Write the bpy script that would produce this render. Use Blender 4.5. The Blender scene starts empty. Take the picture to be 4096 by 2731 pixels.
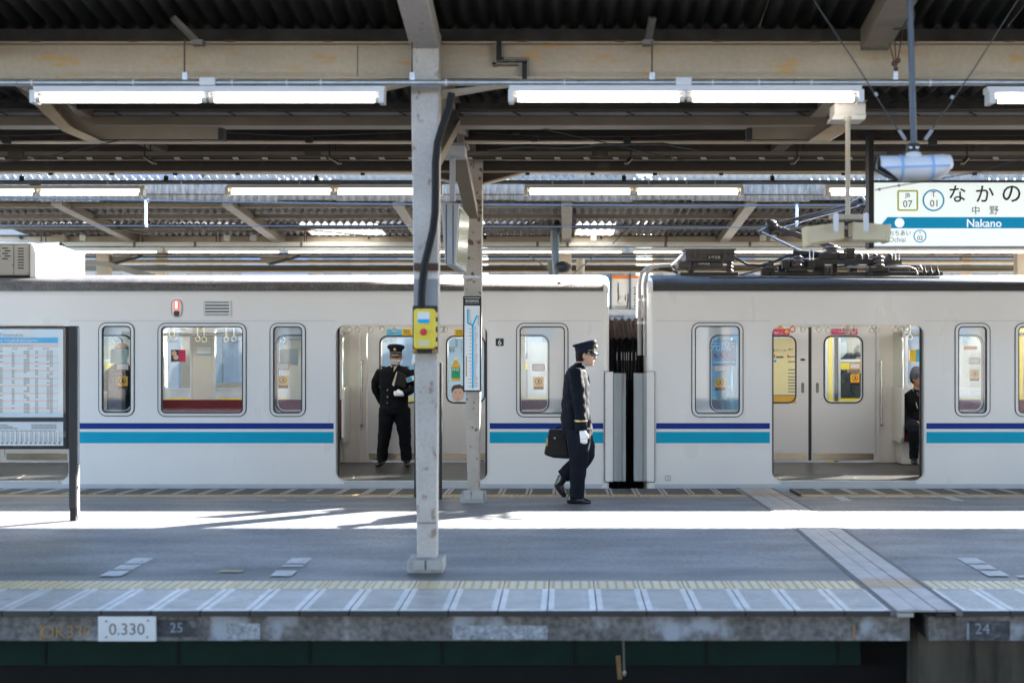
import bpy, bmesh, math, random
from mathutils import Vector, Matrix, kdtree, Quaternion
random.seed(7)
R = math.radians
scene = bpy.context.scene
# ------------------------------------------------------------------ camera, sky, sun, exposure
F, CX, CY, ZC = 5680.0, 2262.0, 1365.0, 1.63          # focal length and vanishing point in photo pixels, eye height
cam_d = bpy.data.cameras.new('camera'); cam = bpy.data.objects.new('camera', cam_d)
scene.collection.objects.link(cam); scene.camera = cam
cam.location = (0, 0, ZC); cam.rotation_euler = (R(90), 0, 0)
cam_d.sensor_width = 36; cam_d.lens = F / 4096 * 36
cam_d.shift_x = -(CX - 2048) / 4096; cam_d.shift_y = 0.0
cam_d.clip_end = 600; cam_d.clip_start = .1
cam_d.dof.use_dof = True; cam_d.dof.focus_distance = 16.2; cam_d.dof.aperture_fstop = 1.7

SUN_EL, SUN_AZ = 28.0, 44.5                           # azimuth clockwise from +Y
world = bpy.data.worlds.new('World'); scene.world = world; world.use_nodes = True
wn = world.node_tree.nodes; wl = world.node_tree.links
sky = wn.new('ShaderNodeTexSky'); sky.sky_type = 'NISHITA'; sky.sun_disc = False
sky.sun_elevation = R(SUN_EL); sky.sun_rotation = R(SUN_AZ); sky.dust_density = .3; sky.ozone_density = 2.5
wl.new(sky.outputs[0], wn['Background'].inputs[0]); wn['Background'].inputs[1].default_value = 0.09
sd = bpy.data.lights.new('sun', 'SUN'); so = bpy.data.objects.new('sun', sd); scene.collection.objects.link(so)
sd.energy = 5.0; sd.angle = R(.5); sd.color = (1, .95, .87)
tosun = Vector((math.sin(R(SUN_AZ)) * math.cos(R(SUN_EL)), math.cos(R(SUN_AZ)) * math.cos(R(SUN_EL)), math.sin(R(SUN_EL))))
so.rotation_euler = tosun.to_track_quat('Z', 'Y').to_euler()
scene.view_settings.view_transform = 'Standard'; scene.view_settings.look = 'None'
scene.view_settings.exposure = 3.5; scene.view_settings.gamma = 1
scene.render.engine = 'CYCLES'
cy = scene.cycles
cy.max_bounces = 7; cy.diffuse_bounces = 4; cy.glossy_bounces = 3; cy.transmission_bounces = 6; cy.transparent_max_bounces = 16
cy.caustics_reflective = False; cy.caustics_refractive = False; cy.sample_clamp_indirect = 6
cy.use_denoising = True

# ------------------------------------------------------------------ helpers
def P(x, y, Y):
    "a point of the place: photo pixel (x, y) at depth Y metres"
    return ((x - CX) * Y / F, Y, ZC - (y - CY) * Y / F)
def PX(x, Y): return (x - CX) * Y / F
def PZ(y, Y): return ZC - (y - CY) * Y / F

def lin(c):
    return tuple(((v / 12.92) if v <= .04045 else ((v + .055) / 1.055) ** 2.4) for v in c)

MATS = {}
def M(name, col, rough=.6, metal=0., var=.12, scale=4., bump=0., bscale=60., stretch=(1, 1, 1), spec=.5,
      dirt=None, damt=.5, dscale=6., dstretch=(1, 1, 1), dsharp=.12, rand=0., emit=None, estr=0., coat=0., rvar=.0, fine=0., fscale=45.):
    m = bpy.data.materials.new(name); m.use_nodes = True; MATS[name] = m
    n, l = m.node_tree.nodes, m.node_tree.links
    b = n['Principled BSDF']
    geo = n.new('ShaderNodeNewGeometry')
    def noise(sc, st, det=4):
        mp = n.new('ShaderNodeMapping'); mp.inputs['Scale'].default_value = st
        l.new(geo.outputs['Position'], mp.inputs['Vector'])
        t = n.new('ShaderNodeTexNoise'); t.inputs['Scale'].default_value = sc; t.inputs['Detail'].default_value = det
        l.new(mp.outputs[0], t.inputs['Vector']); return t
    base = n.new('ShaderNodeRGB'); base.outputs[0].default_value = (*col, 1)
    out = base.outputs[0]
    if var > 0:
        t = noise(scale, stretch)
        mr = n.new('ShaderNodeMapRange'); mr.inputs[1].default_value = .25; mr.inputs[2].default_value = .75
        mr.inputs[3].default_value = 1 - var; mr.inputs[4].default_value = 1 + var
        l.new(t.outputs[0], mr.inputs[0])
        val = mr.outputs[0]
        if rand > 0:
            oi = n.new('ShaderNodeObjectInfo')
            m2 = n.new('ShaderNodeMapRange'); m2.inputs[3].default_value = 1 - rand; m2.inputs[4].default_value = 1 + rand
            l.new(oi.outputs['Random'], m2.inputs[0])
            mu = n.new('ShaderNodeMath'); mu.operation = 'MULTIPLY'; l.new(val, mu.inputs[0]); l.new(m2.outputs[0], mu.inputs[1]); val = mu.outputs[0]
        vm = n.new('ShaderNodeVectorMath'); vm.operation = 'SCALE'
        l.new(out, vm.inputs[0]); l.new(val, vm.inputs['Scale']); out = vm.outputs[0]
    if fine > 0:
        t = noise(fscale, (1, 1, 1), 3)
        mr = n.new('ShaderNodeMapRange'); mr.inputs[1].default_value = .3; mr.inputs[2].default_value = .7; mr.inputs[3].default_value = 1 - fine; mr.inputs[4].default_value = 1 + fine
        l.new(t.outputs[0], mr.inputs[0]); vm = n.new('ShaderNodeVectorMath'); vm.operation = 'SCALE'; l.new(out, vm.inputs[0]); l.new(mr.outputs[0], vm.inputs['Scale']); out = vm.outputs[0]
    if dirt:
        t = noise(dscale, dstretch, 6)
        mr = n.new('ShaderNodeMapRange'); mr.interpolation_type = 'SMOOTHSTEP'
        th = 1 - damt
        mr.inputs[1].default_value = .30 + .4 * th; mr.inputs[2].default_value = .30 + .4 * th + dsharp
        l.new(t.outputs[0], mr.inputs[0])
        mx = n.new('ShaderNodeMix'); mx.data_type = 'RGBA'
        l.new(mr.outputs[0], mx.inputs[0]); l.new(out, mx.inputs[6]); mx.inputs[7].default_value = (*dirt, 1); out = mx.outputs[2]
    l.new(out, b.inputs['Base Color'])
    b.inputs['Roughness'].default_value = rough; b.inputs['Metallic'].default_value = metal
    b.inputs['Specular IOR Level'].default_value = spec; b.inputs['Coat Weight'].default_value = coat
    b.inputs['Coat Roughness'].default_value = .08
    if rvar > 0:
        t = noise(scale * 2.3, stretch)
        mr = n.new('ShaderNodeMapRange'); mr.inputs[1].default_value = .3; mr.inputs[2].default_value = .7
        mr.inputs[3].default_value = max(.02, rough - rvar); mr.inputs[4].default_value = min(1, rough + rvar)
        l.new(t.outputs[0], mr.inputs[0]); l.new(mr.outputs[0], b.inputs['Roughness'])
    if bump > 0:
        t = noise(bscale, stretch, 3); bp = n.new('ShaderNodeBump'); bp.inputs['Strength'].default_value = bump
        bp.inputs['Distance'].default_value = .01
        l.new(t.outputs[0], bp.inputs['Height']); l.new(bp.outputs[0], b.inputs['Normal'])
    if emit:
        b.inputs['Emission Color'].default_value = (*emit, 1); b.inputs['Emission Strength'].default_value = estr
    return m
def glass(name, tint=(.93, .97, .97), rough=.03, ior=1.5, extra=0.0):
    m = bpy.data.materials.new(name); m.use_nodes = True; MATS[name] = m
    n, l = m.node_tree.nodes, m.node_tree.links
    n.remove(n['Principled BSDF'])
    tr = n.new('ShaderNodeBsdfTransparent'); tr.inputs[0].default_value = (*tint, 1)
    gl = n.new('ShaderNodeBsdfGlossy'); gl.inputs['Roughness'].default_value = rough; gl.inputs[0].default_value = (.95, .97, 1, 1)
    fr = n.new('ShaderNodeLayerWeight')                       # facing term: the same from both sides of the thin pane
    pw = n.new('ShaderNodeMath'); pw.operation = 'POWER'; pw.inputs[1].default_value = 5; l.new(fr.outputs['Facing'], pw.inputs[0])
    ad = n.new('ShaderNodeMath'); ad.operation = 'MULTIPLY_ADD'; ad.inputs[1].default_value = .9; ad.inputs[2].default_value = .025 + extra; l.new(pw.outputs[0], ad.inputs[0])
    mx = n.new('ShaderNodeMixShader'); l.new(ad.outputs[0], mx.inputs[0]); l.new(tr.outputs[0], mx.inputs[1]); l.new(gl.outputs[0], mx.inputs[2])
    l.new(mx.outputs[0], n['Material Output'].inputs[0]); return m
def translucent(name, col, amt=.6):
    m = bpy.data.materials.new(name); m.use_nodes = True; MATS[name] = m
    n, l = m.node_tree.nodes, m.node_tree.links
    n.remove(n['Principled BSDF'])
    a = n.new('ShaderNodeBsdfTranslucent'); a.inputs[0].default_value = (*col, 1)
    d = n.new('ShaderNodeBsdfDiffuse'); d.inputs[0].default_value = (*col, 1)
    mx = n.new('ShaderNodeMixShader'); mx.inputs[0].default_value = amt
    l.new(d.outputs[0], mx.inputs[1]); l.new(a.outputs[0], mx.inputs[2]); l.new(mx.outputs[0], n['Material Output'].inputs[0]); return m

COL = scene.collection
WLOC = {}
def wloc(o): return WLOC.get(o.name, Vector((0, 0, 0)))
def tag(o, label=None, cat=None, group=None, kind=None):
    if label: o['label'] = label
    if cat: o['category'] = cat
    if group: o['group'] = group
    if kind: o['kind'] = kind
    return o
def thing(name, label, cat, loc=(0, 0, 0), group=None):
    o = bpy.data.objects.new(name, None); COL.objects.link(o); o.location = loc; o.empty_display_size = .1
    WLOC[o.name] = Vector(loc); return tag(o, label, cat, group)
def link_mesh(name, me, loc, parent=None):
    o = bpy.data.objects.new(name, me); COL.objects.link(o)
    WLOC[o.name] = Vector(loc)
    if parent: o.parent = parent; o.location = Vector(loc) - wloc(parent)
    else: o.location = loc
    return o
def copy_tree(o, delta, parent=None):
    c = o.copy(); COL.objects.link(c); c.parent = parent
    WLOC[c.name] = wloc(o) + Vector(delta)
    if parent is None: c.location = Vector(o.location) + Vector(delta)
    for ch in o.children: copy_tree(ch, delta, c)
    return c
def rr(x0, x1, z0, z1, r, n=6):
    "rounded rectangle, counter-clockwise"
    pts = []
    for cx, cz, a0 in ((x1 - r, z0 + r, -90), (x1 - r, z1 - r, 0), (x0 + r, z1 - r, 90), (x0 + r, z0 + r, 180)):
        for i in range(n + 1):
            a = R(a0 + 90 * i / n); pts.append((cx + r * math.cos(a), cz + r * math.sin(a)))
    return pts
class MB:
    def __init__(s): s.v = []; s.f = []; s.m = []; s.s = []
    def add(s, vs, fs, mi=0, smooth=False):
        o = len(s.v); s.v += [tuple(v) for v in vs]
        for f in fs: s.f.append([i + o for i in f]); s.m.append(mi); s.s.append(smooth)
        return s
    def box(s, x0, x1, y0, y1, z0, z1, mi=0):
        return s.add([(x0, y0, z0), (x1, y0, z0), (x1, y1, z0), (x0, y1, z0), (x0, y0, z1), (x1, y0, z1), (x1, y1, z1), (x0, y1, z1)],
                     [(0, 3, 2, 1), (4, 5, 6, 7), (0, 1, 5, 4), (1, 2, 6, 5), (2, 3, 7, 6), (3, 0, 4, 7)], mi)
    def pbox(s, xa, xb, ya, yb, Y0, Y1, mi=0):
        "box whose front (depth Y0) covers the photo rectangle xa..xb, ya..yb"
        return s.box(PX(xa, Y0), PX(xb, Y0), Y0, Y1, PZ(yb, Y0), PZ(ya, Y0), mi)
    def prism(s, poly, ax, a0, a1, mi=0):
        n = len(poly)
        if ax == 'y': f = lambda p, a: (p[0], a, p[1])
        elif ax == 'x': f = lambda p, a: (a, p[0], p[1])
        else: f = lambda p, a: (p[0], p[1], a)
        vs = [f(p, a0) for p in poly] + [f(p, a1) for p in poly]
        fs = [list(range(n))[::-1], list(range(n, 2 * n))] + [(i, (i + 1) % n, n + (i + 1) % n, n + i) for i in range(n)]
        return s.add(vs, fs, mi)
    def ring(s, outer, inner, y0, y1, mi=0):
        n = len(outer); assert n == len(inner)
        vs = [(p[0], y0, p[1]) for p in outer] + [(p[0], y0, p[1]) for p in inner] + [(p[0], y1, p[1]) for p in outer] + [(p[0], y1, p[1]) for p in inner]
        fs = []
        for i in range(n):
            j = (i + 1) % n
            fs += [(i, j, n + j, n + i), (2 * n + i, 3 * n + i, 3 * n + j, 2 * n + j), (i, 2 * n + i, 2 * n + j, j), (n + i, n + j, 3 * n + j, 3 * n + i)]
        return s.add(vs, fs, mi)
    def tube(s, path, r, seg=8, mi=0, flat=1., up=(0, 0, 1), caps=True, smooth=True):
        pts = [Vector(p) for p in path]; n = len(pts)
        rs = r if isinstance(r, (list, tuple)) else [r] * n
        vs = []; prev = None
        for i, p in enumerate(pts):
            d = (pts[min(i + 1, n - 1)] - pts[max(i - 1, 0)]).normalized()
            u = Vector(up)
            if abs(d.dot(u)) > .95: u = Vector((0, 1, 0)) if abs(d.y) < .9 else Vector((1, 0, 0))
            if prev is not None:
                a = prev - d * prev.dot(d)
                a = a.normalized() if a.length > 1e-6 else d.cross(u).normalized()
            else: a = d.cross(u).normalized()
            b = d.cross(a).normalized(); prev = a
            for k in range(seg):
                t = 2 * math.pi * k / seg
                vs.append(p + (a * math.cos(t) + b * math.sin(t) * flat) * rs[i])
        fs = []
        for i in range(n - 1):
            for k in range(seg):
                k2 = (k + 1) % seg
                fs.append((i * seg + k, i * seg + k2, (i + 1) * seg + k2, (i + 1) * seg + k))
        s.add(vs, fs, mi, smooth)
        if caps: s.add(vs[:seg], [list(range(seg))[::-1]], mi); s.add(vs[-seg:], [list(range(seg))], mi)
        return s
    def bar(s, a, b, w, h, mi=0, up=(0, 0, 1)):
        "rectangular bar from a to b, w across, h along up"
        a, b = Vector(a), Vector(b); d = (b - a).normalized(); u = Vector(up)
        if abs(d.dot(u)) > .98: u = Vector((0, 1, 0))
        x = d.cross(u).normalized(); z = x.cross(d).normalized()
        vs = [p + x * sx * w / 2 + z * sz * h / 2 for p in (a, b) for sx, sz in ((-1, -1), (1, -1), (1, 1), (-1, 1))]
        return s.add(vs, [(0, 1, 2, 3), (7, 6, 5, 4), (0, 4, 5, 1), (1, 5, 6, 2), (2, 6, 7, 3), (3, 7, 4, 0)], mi)
    def sphere(s, c, r, seg=12, rings=8, mi=0):
        if not isinstance(r, (tuple, list)): r = (r, r, r)
        vs = [(c[0], c[1], c[2] - r[2])]
        for i in range(1, rings):
            a = math.pi * i / rings - math.pi / 2
            for k in range(seg):
                t = 2 * math.pi * k / seg
                vs.append((c[0] + r[0] * math.cos(a) * math.cos(t), c[1] + r[1] * math.cos(a) * math.sin(t), c[2] + r[2] * math.sin(a)))
        vs.append((c[0], c[1], c[2] + r[2])); fs = []
        for k in range(seg):
            k2 = (k + 1) % seg
            fs.append((0, 1 + k2, 1 + k)); fs.append((len(vs) - 1, len(vs) - 1 - seg + k, len(vs) - 1 - seg + k2))
        for i in range(rings - 2):
            for k in range(seg):
                k2 = (k + 1) % seg
                fs.append((1 + i * seg + k, 1 + i * seg + k2, 1 + (i + 1) * seg + k2, 1 + (i + 1) * seg + k))
        return s.add(vs, fs, mi, True)
    def lathe(s, c, prof, ax='z', seg=16, mi=0):
        "prof: list of (radius, height)"
        vs = []
        for r, h in prof:
            for k in range(seg):
                t = 2 * math.pi * k / seg; a, b = r * math.cos(t), r * math.sin(t)
                vs.append((c[0] + a, c[1] + b, c[2] + h) if ax == 'z' else ((c[0] + a, c[1] + h, c[2] + b) if ax == 'y' else (c[0] + h, c[1] + a, c[2] + b)))
        fs = [(i * seg + k, i * seg + (k + 1) % seg, (i + 1) * seg + (k + 1) % seg, (i + 1) * seg + k) for i in range(len(prof) - 1) for k in range(seg)]
        s.add(vs, fs, mi, True)
        s.add(vs[:seg], [list(range(seg))[::-1]], mi); s.add(vs[-seg:], [list(range(seg))], mi); return s
    def disc(s, c, r, y, seg=20, mi=0, r2=None):
        pts = [(c[0] + r * math.cos(2 * math.pi * k / seg), c[1] + (r2 or r) * math.sin(2 * math.pi * k / seg)) for k in range(seg)]
        return s.prism(pts, 'y', y, y + .002, mi)
    def mesh(s, name, mats, origin=None):
        me = bpy.data.meshes.new(name)
        vs = [Vector(v) for v in s.v]
        if origin is None:
            lo = Vector((min(v[i] for v in vs) for i in range(3))); hi = Vector((max(v[i] for v in vs) for i in range(3)))
            origin = (lo + hi) / 2
        origin = Vector(origin)
        me.from_pydata([v - origin for v in vs], [], s.f)
        for m in (mats if isinstance(mats, (list, tuple)) else [mats]): me.materials.append(m)
        me.polygons.foreach_set('material_index', s.m); me.polygons.foreach_set('use_smooth', s.s)
        bm = bmesh.new(); bm.from_mesh(me); bmesh.ops.recalc_face_normals(bm, faces=bm.faces); bm.to_mesh(me); bm.free()
        return me, origin
    def build(s, name, mats, parent=None, bevel=0, origin=None, seg=2):
        me, o = s.mesh(name, mats, origin)
        ob = link_mesh(name, me, o, parent)
        if bevel:
            b = ob.modifiers.new('bevel', 'BEVEL'); b.width = bevel; b.segments = seg; b.limit_method = 'ANGLE'; b.angle_limit = R(40)
        return ob
def plate(name, outer, holes, y0, y1, mat, parent):
    "flat plate in XZ with holes, from depth y0 to y1"
    bm = bmesh.new(); edges = []
    for lp in [outer] + holes:
        vs = [bm.verts.new((p[0], y0, p[1])) for p in lp]
        edges += [bm.edges.new((vs[i], vs[(i + 1) % len(vs)])) for i in range(len(vs))]
    bmesh.ops.triangle_fill(bm, use_beauty=True, use_dissolve=False, edges=edges, normal=(0, -1, 0))
    ret = bmesh.ops.extrude_face_region(bm, geom=list(bm.faces))
    for g in ret['geom']:
        if isinstance(g, bmesh.types.BMVert): g.co.y = y1
    bmesh.ops.recalc_face_normals(bm, faces=bm.faces)
    c = Vector(((outer[0][0] + outer[2][0]) / 2, y0, (outer[0][1] + outer[2][1]) / 2))
    bmesh.ops.translate(bm, verts=bm.verts, vec=-c)
    me = bpy.data.meshes.new(name); bm.to_mesh(me); bm.free(); me.materials.append(mat)
    return link_mesh(name, me, c, parent)
DG = bpy.context.evaluated_depsgraph_get
def text(body, cx, cy, hpx, Y, mat, parent, name='lettering', wpx=None, ext=.0006, bold=0., shear=0., rotz=0):
    "writing facing -Y, its box centred on photo pixel (cx, cy) at depth Y, hpx pixels tall"
    cu = bpy.data.curves.new(name, 'FONT'); cu.body = body; cu.size = 1; cu.resolution_u = 3; cu.offset = bold; cu.shear = shear
    ob = bpy.data.objects.new(name, cu); COL.objects.link(ob)
    bpy.context.view_layer.update()
    me = bpy.data.meshes.new_from_object(ob.evaluated_get(DG())); bpy.data.objects.remove(ob); bpy.data.curves.remove(cu)
    if not me.vertices: return None
    xs = [v.co.x for v in me.vertices]; ys = [v.co.y for v in me.vertices]
    x0, x1, y0, y1 = min(xs), max(xs), min(ys), max(ys)
    k = hpx * Y / F / max(1e-6, (y1 - y0)); kx = k if not wpx else wpx * Y / F / (x1 - x0)
    ca, sa = math.cos(rotz), math.sin(rotz)
    for v in me.vertices:
        a, b = (v.co.x - (x0 + x1) / 2) * kx, (v.co.y - (y0 + y1) / 2) * k
        v.co = (a * ca - b * sa, 0, a * sa + b * ca)
    me.materials.clear(); me.materials.append(mat)
    return link_mesh(name, me, P(cx, cy, Y), parent)
# ------------------------------------------------------------------ materials
m_asphalt = M('asphalt', (.152, .153, .158), .48, fine=.38, fscale=42, var=.2, scale=1.3, bump=.25, bscale=220, spec=.5, stretch=(.35, 1, 1),
              dirt=(.098, .102, .112), damt=.38, dscale=1.6, dstretch=(.22, 1, 1), dsharp=.3, rvar=.1)
m_conc = M('concrete', (.33, .32, .31), .75, var=.22, scale=7, bump=.3, bscale=90, dirt=(.12, .115, .11), damt=.45, dscale=5, dsharp=.2)
m_tile = M('slit_tile', (.58, .575, .56), .33, fine=.12, fscale=30, var=.2, scale=5, bump=.12, bscale=120, rand=.12, spec=.6)
m_yel = M('tactile_yellow', (.62, .52, .30), .36, var=.12, scale=9, rand=.08, bump=.1, bscale=150, dirt=(.55, .50, .38), damt=.45, dscale=11, dsharp=.3)
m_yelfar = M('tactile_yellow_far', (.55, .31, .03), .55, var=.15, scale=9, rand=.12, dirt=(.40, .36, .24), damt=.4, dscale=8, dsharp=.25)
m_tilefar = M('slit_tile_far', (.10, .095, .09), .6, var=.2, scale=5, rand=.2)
m_border = M('tile_border', (.36, .35, .34), .6, var=.15, scale=10)
m_dotbrown = M('tactile_dot', (.48, .35, .17), .6, var=.15, scale=20)
m_plate = M('cover_plate', (.36, .34, .335), .42, var=.12, scale=4, rand=.06, rvar=.1, dirt=(.2, .19, .18), damt=.25, dscale=2.5, dsharp=.4)
m_platetan = M('cover_plate_tan', (.42, .29, .15), .5, var=.15, scale=9)
m_mortar = M('mortar', (.16, .16, .165), .8, var=.2, scale=12)
m_white = M('road_white', (.55, .55, .55), .6, var=.15, scale=25, dirt=(.2, .2, .2), damt=.25, dscale=30)
m_dark = M('dark_void', (.012, .012, .014), .9, var=.2)
m_black = M('black_steel', (.012, .012, .013), .5, spec=.25, var=.2)
m_edge = M('edge_concrete', (.155, .145, .14), .85, var=.45, scale=5, fine=.45, fscale=26, stretch=(1, 1, .5), bump=.4, bscale=60, dirt=(.36, .38, .43), damt=.46, dscale=5.5, dstretch=(.8, 1, .7), dsharp=.16)
m_green = M('green_paint', (.001, .024, .019), .8, var=.25, scale=3)
m_pier = M('pier', (.13, .115, .1), .9, var=.35, scale=4, stretch=(2, 2, .4), dirt=(.04, .037, .035), damt=.5, dscale=3, dstretch=(2, 2, .3), dsharp=.2)
m_ball = M('ballast', (.10, .085, .07), .95, var=.4, scale=30, bump=.8, bscale=40)
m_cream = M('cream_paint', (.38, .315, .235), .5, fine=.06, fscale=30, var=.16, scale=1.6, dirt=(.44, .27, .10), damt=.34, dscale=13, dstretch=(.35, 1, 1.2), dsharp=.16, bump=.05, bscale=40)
m_cream2 = M('cream_paint_shaded', (.155, .13, .098), .55, var=.15, scale=3, dirt=(.16, .10, .055), damt=.3, dscale=4, dstretch=(.4, 1, 1.5), dsharp=.2)  # darker copy of the cream, carrying the shade under the canopy
m_brownb = M('brown_grey_paint', (.046, .035, .027), .6, var=.15, scale=3, dirt=(.11, .08, .055), damt=.3, dscale=4, dsharp=.2)  # albedo lowered too, for the shade under the canopy
m_col = M('column_paint', (.44, .41, .385), .5, var=.16, scale=3, fine=.08, dirt=(.27, .20, .16), damt=.27, dscale=14, dstretch=(1, 1, .7), dsharp=.1, bump=.05, bscale=50)
m_col2 = M('column_paint_rusty_shaded', (.36, .315, .275), .6, var=.15, scale=5, dirt=(.10, .055, .04), damt=.34, dscale=13, dsharp=.08, bump=.12, bscale=60)  # real rust, over a base darkened and browned for this column's shade
m_rust = M('rusty_rod', (.10, .05, .035), .8, var=.3, scale=30)
m_ply = M('plywood_dark', (.02, .02, .02), .8)
m_roof_d = M('slate_dark', (.048, .046, .043), .95, spec=.1, var=.35, scale=5, stretch=(1, .3, 1))
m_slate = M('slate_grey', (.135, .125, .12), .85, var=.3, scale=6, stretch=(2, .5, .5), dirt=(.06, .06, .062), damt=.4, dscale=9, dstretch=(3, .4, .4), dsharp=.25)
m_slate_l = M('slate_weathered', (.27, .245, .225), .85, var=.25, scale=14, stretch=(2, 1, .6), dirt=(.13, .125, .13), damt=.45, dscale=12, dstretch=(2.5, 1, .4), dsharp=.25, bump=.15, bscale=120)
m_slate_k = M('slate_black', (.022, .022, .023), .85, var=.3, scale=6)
m_galv = M('galvanised', (.42, .44, .46), .38, metal=.7, var=.15, scale=20, rvar=.12)
m_galvd = M('galvanised_dull', (.17, .165, .155), .55, metal=.4, var=.2, scale=12)
m_fix = M('fixture_white', (.62, .62, .64), .45, var=.06)
m_fixc = M('fixture_cream', (.55, .52, .45), .5, var=.1)
m_tube = M('lit_tube', (.9, .9, .9), .4, var=0, emit=(1, .90, .86), estr=.8)
m_tubef = M('lit_tube_far', (.9, .9, .9), .4, var=0, emit=(1, .88, .82), estr=.8)
m_beige = M('beige_plastic', (.55, .46, .30), .5, var=.08, scale=6)
m_grey = M('grey_enamel', (.28, .29, .31), .5, var=.1, scale=5)
m_greydk = M('grey_dark', (.030, .029, .031), .5, spec=.25, var=.12, scale=5)
m_hose = M('rubber_hose', (.012, .013, .016), .6, spec=.2, var=.2, bump=.0)
m_wire = M('wire_blue', (.085, .12, .17), .45, metal=.4, var=.1)
m_wirek = M('wire_dark', (.03, .032, .035), .6, var=.1)
m_signw = M('sign_white', (.70, .74, .72), .35, var=.03, scale=1, emit=(.82, .92, .90), estr=.055)
m_ink = M('ink_dark', (.02, .019, .019), .6, spec=.2, var=0)
m_inkg = M('ink_grey', (.16, .16, .17), .5, var=0)
m_cyan = M('cyan_print', (.0, .38, .68), .5, spec=.2, var=0)
m_lime = M('lime_print', (.62, .66, .12), .4, var=0)
m_paper = M('paper_white', (.68, .69, .70), .5, var=.04, scale=3)
m_red = M('red_plastic', (.55, .02, .06), .4, var=.05)
m_ylw = M('yellow_plastic', (.72, .55, .045), .45, var=.08, scale=8, dirt=(.35, .25, .03), damt=.2, dscale=15)
m_orange = M('orange_paint', (.34, .20, .08), .6, var=.15, scale=30)
m_bluepaint = M('faded_blue_paint', (.32, .335, .37), .7, var=.35, scale=14, fine=.4, dirt=(.2, .195, .19), damt=.4, dscale=10, dsharp=.25)
m_inkblue = M('pale_paint', (.27, .32, .38), .7, var=.2, scale=30)
m_paintdk = M('worn_dark_paint', (.055, .058, .066), .7, var=.4, scale=12, fine=.4, dirt=(.17, .17, .18), damt=.35, dscale=14, dsharp=.2)
m_skylight = translucent('skylight_sheet', (.85, .84, .8), .75)

# ------------------------------------------------------------------ ground, platforms
gb = MB(); gb.add([(-220, -60, -1.15), (220, -60, -1.15), (220, 320, -1.15), (-220, 320, -1.15)], [(0, 1, 2, 3)])
tag(gb.build('ground', m_ball), kind='structure')
PROF = [(8.59, .004), (9.69, .006), (11.19, .012), (12.25, .021), (12.9, .014), (13.66, -.001), (15.26, -.035), (16.4, -.065)]
def platz(Y):
    for (a, za), (b, zb) in zip(PROF, PROF[1:]):
        if a <= Y <= b: return za + (zb - za) * (Y - a) / (b - a)
    return PROF[0][1] if Y < PROF[0][0] else PROF[-1][1]
XA, XB = -9.5, 15.0
NE, NY, NB = 8.59, 9.33, 9.69          # near edge, front of the yellow row, back of it
FB, FY, FE = 15.26, 15.62, 16.40       # far edge, the same outwards
slab = MB()
ys = [NB - .02, 10.4, 11.19, 11.7, 12.25, 12.6, 12.9, 13.3, 13.66, 14.4, FB + .02]
top = [(y, platz(y) - (.004 if y in (ys[0], ys[-1]) else 0)) for y in ys]
slab.prism([(ys[0], -1.1)] + top + [(ys[-1], -1.1)], 'x', XA, XB)
platform = slab.build('platform', m_asphalt); tag(platform, kind='structure')
# edge tiles
def slit_mesh(w, d, nr, mats, name):
    b = MB(); g = .0035
    b.box(-w / 2 + g, w / 2 - g, 0, d, -.035, -.0016, 1)
    b.box(-w / 2 + g, -w / 2 + .042, .001, d - .001, -.0016, 0, 0); b.box(w / 2 - .042, w / 2 - g, .001, d - .001, -.0016, 0, 0)
    b.box(-w / 2 + .042, w / 2 - .042, .001, .035, -.0016, 0, 0)
    p = (d - .05) / nr
    for i in range(nr):
        y = .04 + i * p; x = w / 2 - .043
        b.add([(-x, y, -.0016), (x, y, -.0016), (x, y + p * .5, -.0016), (-x, y + p * .5, -.0016), (-x, y, 0), (x, y, 0), (x, y + p * .5, 0), (-x, y + p * .5, 0)],
              [(4, 5, 6, 7), (0, 1, 5, 4), (1, 2, 6, 5), (2, 3, 7, 6), (3, 0, 4, 7)], 0)
    return b.mesh(name, mats, (0, 0, 0))[0]
def dot_mesh(w, d, mats, name):
    b = MB(); g = .003
    b.box(-w / 2 + g, w / 2 - g, 0.002, d - .002, -.035, -.004, 0)
    for i in range(5):
        for j in range(5):
            cx, cy0 = (i - 2) * w / 5, d / 2 + (j - 2) * .06
            vs = [(cx + rr_ * math.cos(k * math.pi / 3), cy0 + rr_ * math.sin(k * math.pi / 3), zz) for rr_, zz in ((.0125, -.004), (.008, .0005)) for k in range(6)]
            b.add(vs, [(k, (k + 1) % 6, 6 + (k + 1) % 6, 6 + k) for k in range(6)] + [tuple(range(6, 12))], 1)
    return b.mesh(name, mats, (0, 0, 0))[0]
me_slit = slit_mesh(.3, NY - NE, 15, [m_tile, M('slit_groove', (.035, .035, .038), .6, var=.1)], 'slit_tile')
me_dot = dot_mesh(.3, NB - NY, [m_yel, m_dotbrown], 'tactile_tile')
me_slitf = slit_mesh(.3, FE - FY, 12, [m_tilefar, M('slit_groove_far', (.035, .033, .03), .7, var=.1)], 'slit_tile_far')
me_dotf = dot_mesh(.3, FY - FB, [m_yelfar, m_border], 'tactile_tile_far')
me_bord = MB().box(-.035, -.006, 0, FE - FY - .004, -.03, .003).box(.006, .035, 0, FE - FY - .004, -.03, .003).mesh('joint_border', m_border, (0, 0, 0))[0]
def put(me, name, x, y, tilt):
    o = link_mesh(name, me, (x, y, platz(y)), platform); o.rotation_euler.x = tilt; return o
tn = math.atan2(platz(NB) - platz(NE), NB - NE); tf = math.atan2(platz(FE) - platz(FB), FE - FB)
xsn = [1.99 - .15 - .3 * k for k in range(30)] + [2.39 + .15 + .3 * k for k in range(13)]
for x in xsn:
    if -5.2 < x < 4.2: put(me_slit, 'slit_tile', x, NE, tn); put(me_dot, 'tactile_tile', x, NY, tn)
xsf = [1.99 - .15 - .3 * k for k in range(31)] + [2.585 + .15 + .3 * k for k in range(14)]
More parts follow.
